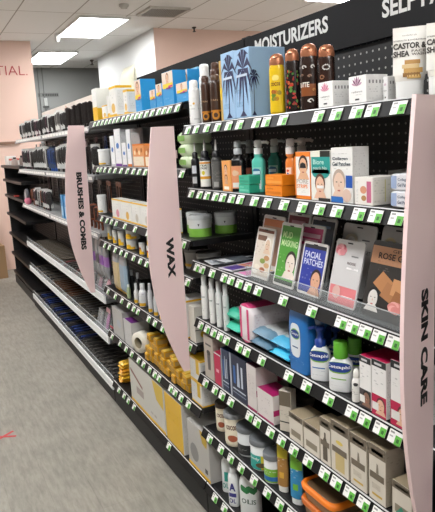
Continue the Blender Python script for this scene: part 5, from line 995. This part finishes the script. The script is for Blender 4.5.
# base shelf of the WAX bay
z7 = zB[6]
def dbig(mb, w, h, d): mb.rect('F', -w/2, w/2, 0, h*.06, Y_); mb.poly('F', [(w*.2, h*.98), (w*.48, h*.98), (w*.48, h*.5), (w*.3, h*.6)], mat('d6b64a')); mb.poly('F', [(-w*.46, h*.72), (-w*.1, h*.5), (-w*.1, h*.56), (-w*.46, h*.80)], mat('8a5a50'), .0008); mb.rect('F', -w*.3, -w*.08, h*.3, h*.46, mat('a89a94')); mb.rect('F', w*.08, w*.36, h*.16, h*.34, FP('d0cdc6', '8a7a74', row=.03, word=.05))
CB(6, 'very large white box with a yellow corner on the WAX base shelf', 132, 166.4, 352, .19, dbig, M=mat('cfccc4', .45), h=.245)
mb = MB(); w = .1; x = X0+.008; a, c_ = along(167.3, x, z7), along(184.5, x, z7); w = a-c_-.002
mb.box(0, .16, -w/2, w/2, 0, .245, mat('cfccc4', .45), .002, front=mat('e2b428', .38)); mb.W = w; mb.rect('F', -w*.36, w*.3, .12, .17, FP('e2b428', 'c4961c', row=.02, word=.03)); mb.rect('S', .01, .15, .03, .22, FP('cfccc4', 'a8a49c', row=.012)); o = mb.build('wax_heater_box'); o.location = (x, (a+c_)/2, z7+.0005); tag(o, 'tall yellow fronted box with a grey side on the WAX base shelf', 'box')
def dgry(mb, w, h, d): mb.rect('F', -w/2, w/2, 0, h*.07, Y_); mb.oval('F', -w*.2, h*.36, w*.2, h*.2, mat('8c8a88')); mb.rect('F', -w*.3, w*.2, h*.68, h*.84, FP('bab7b2', '85837f', row=.02)); mb.poly('F', [(w*.1, h), (w*.45, h), (w*.4, h*.7), (w*.2, h*.75)], mat('c9a840')); mb.rect('F', w*.28, w*.4, h*.14, h*.24, mat('4a4846'))
CB(6, 'large grey box with a yellow foot on the base shelf beside the WAX bay end', 189.5, 211, 414, .15, dgry, M=mat('bab7b2', .45), h=.208, z=z7)
for k in range(6):
    b = MB(); T = lambda u, v, q: (v, u, q+.012); pillow(b, .07, .10, .022, mat(['f0a81c', 'e8b62c', 'f2c040'][k % 3], .3), T, crimp=.002); o = b.build('wax_bead_pouch'); o.location = (X0+.07, 3.345-.005*k-(k % 2)*.01, z7+.001+k*.0236); o.rotation_euler.z = .2*(k % 3-1); tag(o, 'orange yellow wax pouch on the WAX base shelf, %s from the bottom' % ORD[k], 'pouch', 'orange yellow wax pouches')
# ================================================================ brush bays
zC = [z+.033 for z, _ in ZC]
def brush_proto(body, bris, fr, kind, card=None):
    r = empty('hairbrush', (0, 0, 0))
    h = MB()
    if card: MB().box(.010, .0115, -.036, .036, .03, .235, mat(card, .35), .0004).build('backing_card', r)
    if kind == 'paddle':
        h.loft([(.006, .012, 0), (.0075, .013, .02), (.006, .0095, .04), (.007, .012, .07)], mat(body, .3), n=14); h.build('handle', r)
        MB().loft([(.007, .016, .068), (.009, .034, .085), (.0095, .038, .15), (.009, .033, .205), (.004, .014, .216)], mat(fr, .35), n=20).build('head', r)
        b = MB().box(-.016, -.008, -.028, .028, .09, .2, mat(bris, .7), .002)
        for i in range(6):
            for j in range(4): b.box(-.026, -.015, -.022+j*.013, -.018+j*.013, .13+i*.012, .133+i*.012, mat('4a4644', .5))
        b.build('bristle_pad', r)
    else:
        h.loft([(.008, .008, 0), (.009, .009, .01), (.0075, .0075, .03)], mat(body, .3), n=14); h.build('handle', r)
        MB().loft([(.012, .012, .03), (.014, .014, .034), (.014, .014, .205), (.008, .008, .21)], mat(fr, .3, .2), n=16).build('barrel', r)
        b = MB()
        for k in range(16): b.loft([(.018, .018, .036+k*.0104), (.031, .031, .041+k*.0104), (.018, .018, .046+k*.0104)], mat(bris, .8), n=14)
        b.build('bristles', r)
    return r
protos = [brush_proto('1d1c1d', '2c2827', '232122', 'paddle', 'd9d9d6'), brush_proto('26201e', '2a2220', '3a2c26', 'round'), brush_proto('17181c', '3a3634', '8a8784', 'round', 'cfcfcc'), brush_proto('4c2334', '30282a', '57283a', 'paddle', 'e2dedc'), brush_proto('1f4f9c', '22365c', '20407c', 'paddle', '3a4a66'), brush_proto('9a9692', '5a5654', '8c8884', 'paddle', 'e6e4e0'), brush_proto('6a3c28', '3c2a22', '8a4c30', 'paddle')]
cn = ['black paddle hairbrush', 'dark round hairbrush', 'black grey round hairbrush', 'dark red paddle hairbrush', 'blue paddle hairbrush', 'grey paddle hairbrush', 'brown paddle hairbrush']
used = [False]*7
def put_brush(i, x, y, z, lab, group, hang_=False, sc=1, ry=0):
    r = protos[i] if not used[i] else copy_tree(protos[i]); used[i] = True
    r.location = (x, y, z+(.218*sc if hang_ else .0005)); r.rotation_euler = (0, 0, 1.25)
    if hang_: r.rotation_euler = (math.pi, 0, math.pi)
    r.scale = (sc, sc, sc); tag(r, lab, 'hairbrush', group); return r
random.seed(5)
y = 3.55; k = 0
while y < 6.1:                          # standing packed on the top shelf
    near = y < 4.15
    i = 1 if near else random.choice([0, 0, 2, 5, 1, 0, 3])
    put_brush(i, X0+(.045 if k % 2 else .05), y, zC[0], '%s on the top brush shelf, %s from the near end' % (cn[i], ORD[min(k, 29)]), 'hairbrushes standing on the top brush shelf', sc=(.68 if near else .62)*random.uniform(.93, 1.07))
    if False: put_brush(1, X0+.115, y, zC[0], 'dark brown round hairbrush at the rear of the top brush shelf, %s from the near end' % ORD[k], 'hairbrushes standing on the top brush shelf', sc=.92)
    y += .072 if near else .084; k += 1
for row, zz, n0 in ((1, zC[1], 'second'), (2, zC[2], 'third')):
    y = 3.52; k = 0
    while y < 6.1:
        if row == 2 and 4.05 < y < 5.0: y += .09; continue
        if row == 2 and y > 5.86: break
        i = random.choice([0, 2, 0, 5, 1, 3] if row == 1 else [0, 0, 3, 2, 6]); 
        if row == 1 and 4.62 < y < 4.86: i = 4
        if row == 2 and y < 3.8: i = 6
        put_brush(i, X0+.05, y, zz, '%s standing on the %s brush shelf, %s from the near end' % (cn[i], n0, ORD[min(k, 29)]), 'hairbrushes standing on the %s brush shelf' % n0, sc=(.80 if row == 1 else .72)*random.uniform(.9, 1.06))
        y += .082; k += 1
    # hanging ones under the shelf above
    y = 3.56; k = 0
hk = MB()
# packaged combs hanging from pegs in the upper rows
def comb_proto(c_, card):
    r = empty('carded_comb', (0, 0, 0)); b = MB().box(0, .0012, -.028, .028, -.20, 0, mat(card, .4), .0004); b.build('card', r)
    c = MB().box(-.006, -.0005, -.018, -.006, -.185, -.03, mat(c_, .35), .001)
    for j in range(26): c.box(-.005, -.0015, -.006, .018, -.183+j*.0058, -.181+j*.0058, mat(c_, .35))
    c.build('comb', r); MB().tube([(-.004, 0, -.006), (.05, 0, -.006), (.1, 0, -.006)], .002, mat('b9babb', .3, .8)).build('hook', r); return r
cps = [comb_proto('1c1c1e', '3a3838'), comb_proto('2a2a30', '8f9194'), comb_proto('1d1a1a', '5a2430'), comb_proto('1c2a4c', '2a4a8c'), comb_proto('3c2418', '9c5a34')]; cu = [0]*5
cc = ['black comb on dark card', 'dark comb on grey card', 'black comb on red card', 'navy comb on blue card', 'brown comb on orange card']
for row, zt, n0 in ((0, ZC[0][0]-.02, 'top'), (1, ZC[1][0]-.02, 'second'), (2, ZC[2][0]-.02, 'third')):
    y = 3.5; k = 0
    while y < 6.15:
        i = random.choice([0, 1, 0, 2, 0, 3 if row == 0 else 0]); 
        if y < 3.85 and row == 1: i = 4
        if row == 2 and y > 4.5: break
        if abs(y-4.8525) < .035: y += .07; continue
        o = cps[i] if not cu[i] else copy_tree(cps[i]); cu[i] = 1; o.location = (X0+.17+.018*(k % 2), y, zt); tag(o, '%s under the %s brush shelf, %s from the near end' % (cc[i], n0, ORD[min(k, 29)]), 'comb', 'carded combs hanging under the %s brush shelf' % n0); y += .105; k += 1
# blue boxes on the third shelf
for k, yy in enumerate((4.12, 4.22, 4.32, 4.43)):
    mb = MB(); mb.W = .07; mb.box(0, .06, -.035, .035, 0, .17, mat('3a8fc8', .4), .001); mb.rect('F', -.026, .026, .02, .09, mat('9cc8e6')); mb.rect('F', -.026, .026, .12, .15, FP('3a8fc8', 'd0e6f4', row=.01)); o = mb.build('comb_set_box'); o.location = (X0+.012, yy, zC[2]+.0005); tag(o, 'bright blue box on the third brush shelf, %s from the near end' % ORD[k], 'box', 'bright blue boxes on the brush shelves')
b = MB(); T = lambda p_, q, z: (z, p_, q+.07); b.loft([(.06, .06, 0), (.07, .07, .006), (.07, .07, .03), (.05, .05, .036)], mat('55555a', .3), n=28, T=T); b.loft([(.045, .045, -.001), (.044, .044, -.0015)], mat('a9a9ac', .3), n=24, T=T); o = b.build('round_mirror'); o.location = (X0+.02, 6.12, zC[2]+.001); tag(o, 'round grey mirror at the far end of the third brush shelf', 'mirror')
b = MB(); b.loft([(.02, .02, 0), (.032, .032, .02), (.034, .034, .04), (.02, .02, .06)], mat('d87a92', .5), n=16); o = b.build('makeup_sponge'); o.location = (X0+.03, 5.92, zC[2]+.0005)
o.location.x = X0-.0+.02; o.location.y = 5.99; tag(o, 'pink sponge beside the round grey mirror', 'sponge')
# trays of packets
def packet_proto(c_, pk, w=.07, L=.22, teeth=True):
    r = empty('comb_packet', (0, 0, 0)); b = MB(); T = lambda u, v, q: (v+L/2, u, q+.008)
    pillow(b, w, L, .013, mat(pk, .22), T, nx=5, ny=8, crimp=.001); b.build('wrapper', r)
    c = MB().box(.02, L-.02, -w*.2, w*.05, .0152, .0185, mat(c_, .3), .0006)
    for j in range(22 if teeth else 0): c.box(.024+j*(L-.05)/22, .027+j*(L-.05)/22, w*.04, w*.3, .0154, .0180, mat(c_, .3))
    c.build('comb', r); return r
pk = {'dark': packet_proto('1e1c1c', '4c4946'), 'taupe': packet_proto('2a2420', '6c645a', teeth=False), 'red': packet_proto('7a2030', '5c4442', teeth=False), 'blue': packet_proto('24408c', '262c44', teeth=False), 'brown': packet_proto('3c2418', '5a4336', teeth=False)}; pu = {k: 0 for k in pk}
for row, tn, sets in ((3, 'upper', lambda y: 'taupe' if y > 4.9 else random.choice(['dark', 'taupe', 'red', 'dark'])), (4, 'middle', lambda y: 'brown' if 4.6 < y < 5.3 else random.choice(['dark', 'taupe', 'dark'])), (5, 'lower', lambda y: 'blue' if y > 4.3 and random.random() < .7 else 'dark')):
    y = 3.52 if row == 5 else 3.95; k = 0
    while y < 6.16:
        if abs(y-4.85) < .05: y += .06; continue
        c_ = sets(y)
        for lay in (0, 1):
            o = pk[c_] if not pu[c_] else copy_tree(pk[c_]); pu[c_] = 1; o.location = (X0+.022+.02*lay, y+.012*lay, ZC[row][0]+.0005+lay*.0205); o.rotation_euler.z = random.uniform(-.09, .09)*0 if lay else 0
            tag(o, '%s comb packet in the %s tray, %s layer, %s from the near end' % (c_ if c_ != 'red' else 'dark red', tn, ['bottom', 'top'][lay], ORD[min(k, 29)]), 'packet', 'comb packets in the %s brush tray' % tn)
        y += .078; k += 1
# larger packs in the near ends of the trays
def clear_pack(label, y, z, c1, c2, h, w=.10, nm='hair_accessory_pack', x=X0+.03, lean=.25):
    r = thing(nm, label, 'pack', x, y, z+.0065, 0); r.rotation_euler = (0, lean, 0)
    MB().box(0, .02, -w/2, w/2, 0, h, mat('cfd2d4', .12, alpha=.35), .002).build('clear_case', r)
    b = MB().loft([(.005, w*.22, h*.1, .01, 0), (.007, w*.3, h*.5, .01, 0), (.005, w*.18, h*.8, .01, 0)], mat(c1, .4), n=14); b.build('contents', r); MB().box(-.0012, -.0001, -w*.4, w*.4, h*.8, h*.96, mat(c2, .4)).build('header_card', r)
for i, a in enumerate([('clear pack with magenta contents standing in the near end of the upper tray', 3.53, ZC[3][0]+.001, 'a8285c', '8a3a54', .14, .14), ('clear pack with pink contents next to the magenta one in the upper tray', 3.70, ZC[3][0]+.001, '8c4a68', '4a4446', .12, .12), ('clear pack with grey contents in the upper tray, behind the BRUSHES sign foot', 3.86, ZC[3][0]+.001, '6a6668', '3c3a3a', .10, .12),
        ('clear pack with a purple and pink roller in the middle tray', 3.62, ZC[4][0]+.001, 'b04c9c', 'e0a8b8', .16, .10), ('clear pack with crimson contents at the near end of the middle tray', 3.50, ZC[4][0]+.001, 'b01c3c', 'b01c3c', .07, .09), ('clear pack with grey contents in the middle tray beside the purple roller', 3.76, ZC[4][0]+.001, '5a5a5e', '8a8a8c', .12, .12)]):
    clear_pack(a[0], a[1], a[2], a[3], a[4], a[5], a[6])
for k, (yy, c_) in enumerate(((3.49, '9c6ab0'), (3.58, '7a4a90'), (3.67, '5c565c'), (3.78, '8a5aa0'))):
    b = MB(); T = lambda u, v, q: (q+.02, u, v-.13); pillow(b, .085, .24, .03, None, T, cmap=lambda u, v, c_=c_: mat(c_, .3) if .3 < v < .6 else mat('8f9194', .18), crimp=.002); o = b.build('hair_accessory_bag'); o.location = (X0+.03, yy, ZC[2][0]-.012); tag(o, '%s hanging clear bag under the third brush shelf' % ['light purple', 'deep purple', 'grey', 'mauve'][k], 'bag', 'clear bags hanging under the third brush shelf')
# ================================================================ beyond the run
for k, (xx, yy, r, h, c_, cp, l) in enumerate(((.965, 6.80, .03, .085, '9c8c84', '2a2422', 'taupe bottle with black cap on top of the low black unit'), (.97, 6.93, .03, .07, 'b0a69e', '2a2422', 'shorter taupe bottle with black cap on the low black unit'), (1.05, 6.87, .028, .10, '7a6a64', '1c1a1a', 'tallest dark bottle at the back on the low black unit'))):
    t = thing('bottle', l, 'bottle', xx, yy, 1.43, 0); MB().loft([(r, r, 0), (r, r, h*.7), (r*.5, r*.5, h*.78)], mat(c_, .4), n=18).build('body', t); MB().loft([(r*.55, r*.55, h*.78), (r*.55, r*.55, h)], mat(cp, .4), n=14).build('cap', t)
for k, (yy, w, c_, h, l) in enumerate(((7.12, .13, 'd8d4d0', .05, 'pale low box on top of the low black unit'), (7.38, .18, 'eceae6', .10, 'white box at the far end on top of the low black unit'), (7.10, .10, 'd05a50', .02, 'flat red pack lying on the pale low box'))):
    o = MB().box(0, .10, -w/2, w/2, 0, h, mat(c_, .45), .002).build('small_box'); o.location = (.95, yy, 1.4305+(.0505 if k == 2 else 0)); tag(o, l, 'box')
o = MB().box(0, .05, -.04, .04, 0, .012, mat('c0443c', .4), .002).build('comb_packet'); o.location = (.93, 6.9, 1.0905); tag(o, 'red packet lying on an otherwise empty black shelf at the far end', 'packet')
def carton_box(x, y, w, d, h, z, lab):
    r = thing('cardboard_box', lab, 'box', x, y, z, .06); MB().box(-w/2, w/2, -d/2, d/2, 0, h, mat('9a7a58', .8), .003).build('body', r); MB().box(-w/2-.001, w/2+.001, -.025, .025, h-.001, h+.0008, mat('b49468', .4)).build('packing_tape', r)
carton_box(.62, 8.15, .5, .45, .42, 0, 'brown cardboard box on the floor at the foot of the pink wall'); carton_box(.60, 8.2, .42, .40, .22, .422, 'smaller brown cardboard box on top of the larger one')
b = MB(); b.loft([(.16, .14, 0), (.19, .16, .1), (.17, .15, .28), (.06, .05, .42)], mat('b9a8a4', .35), n=18); o = b.build('plastic_bag'); o.location = (.62, 8.2, .645); tag(o, 'pale bulky plastic bag on top of the cardboard boxes', 'bag')
for p_ in ():
    pass
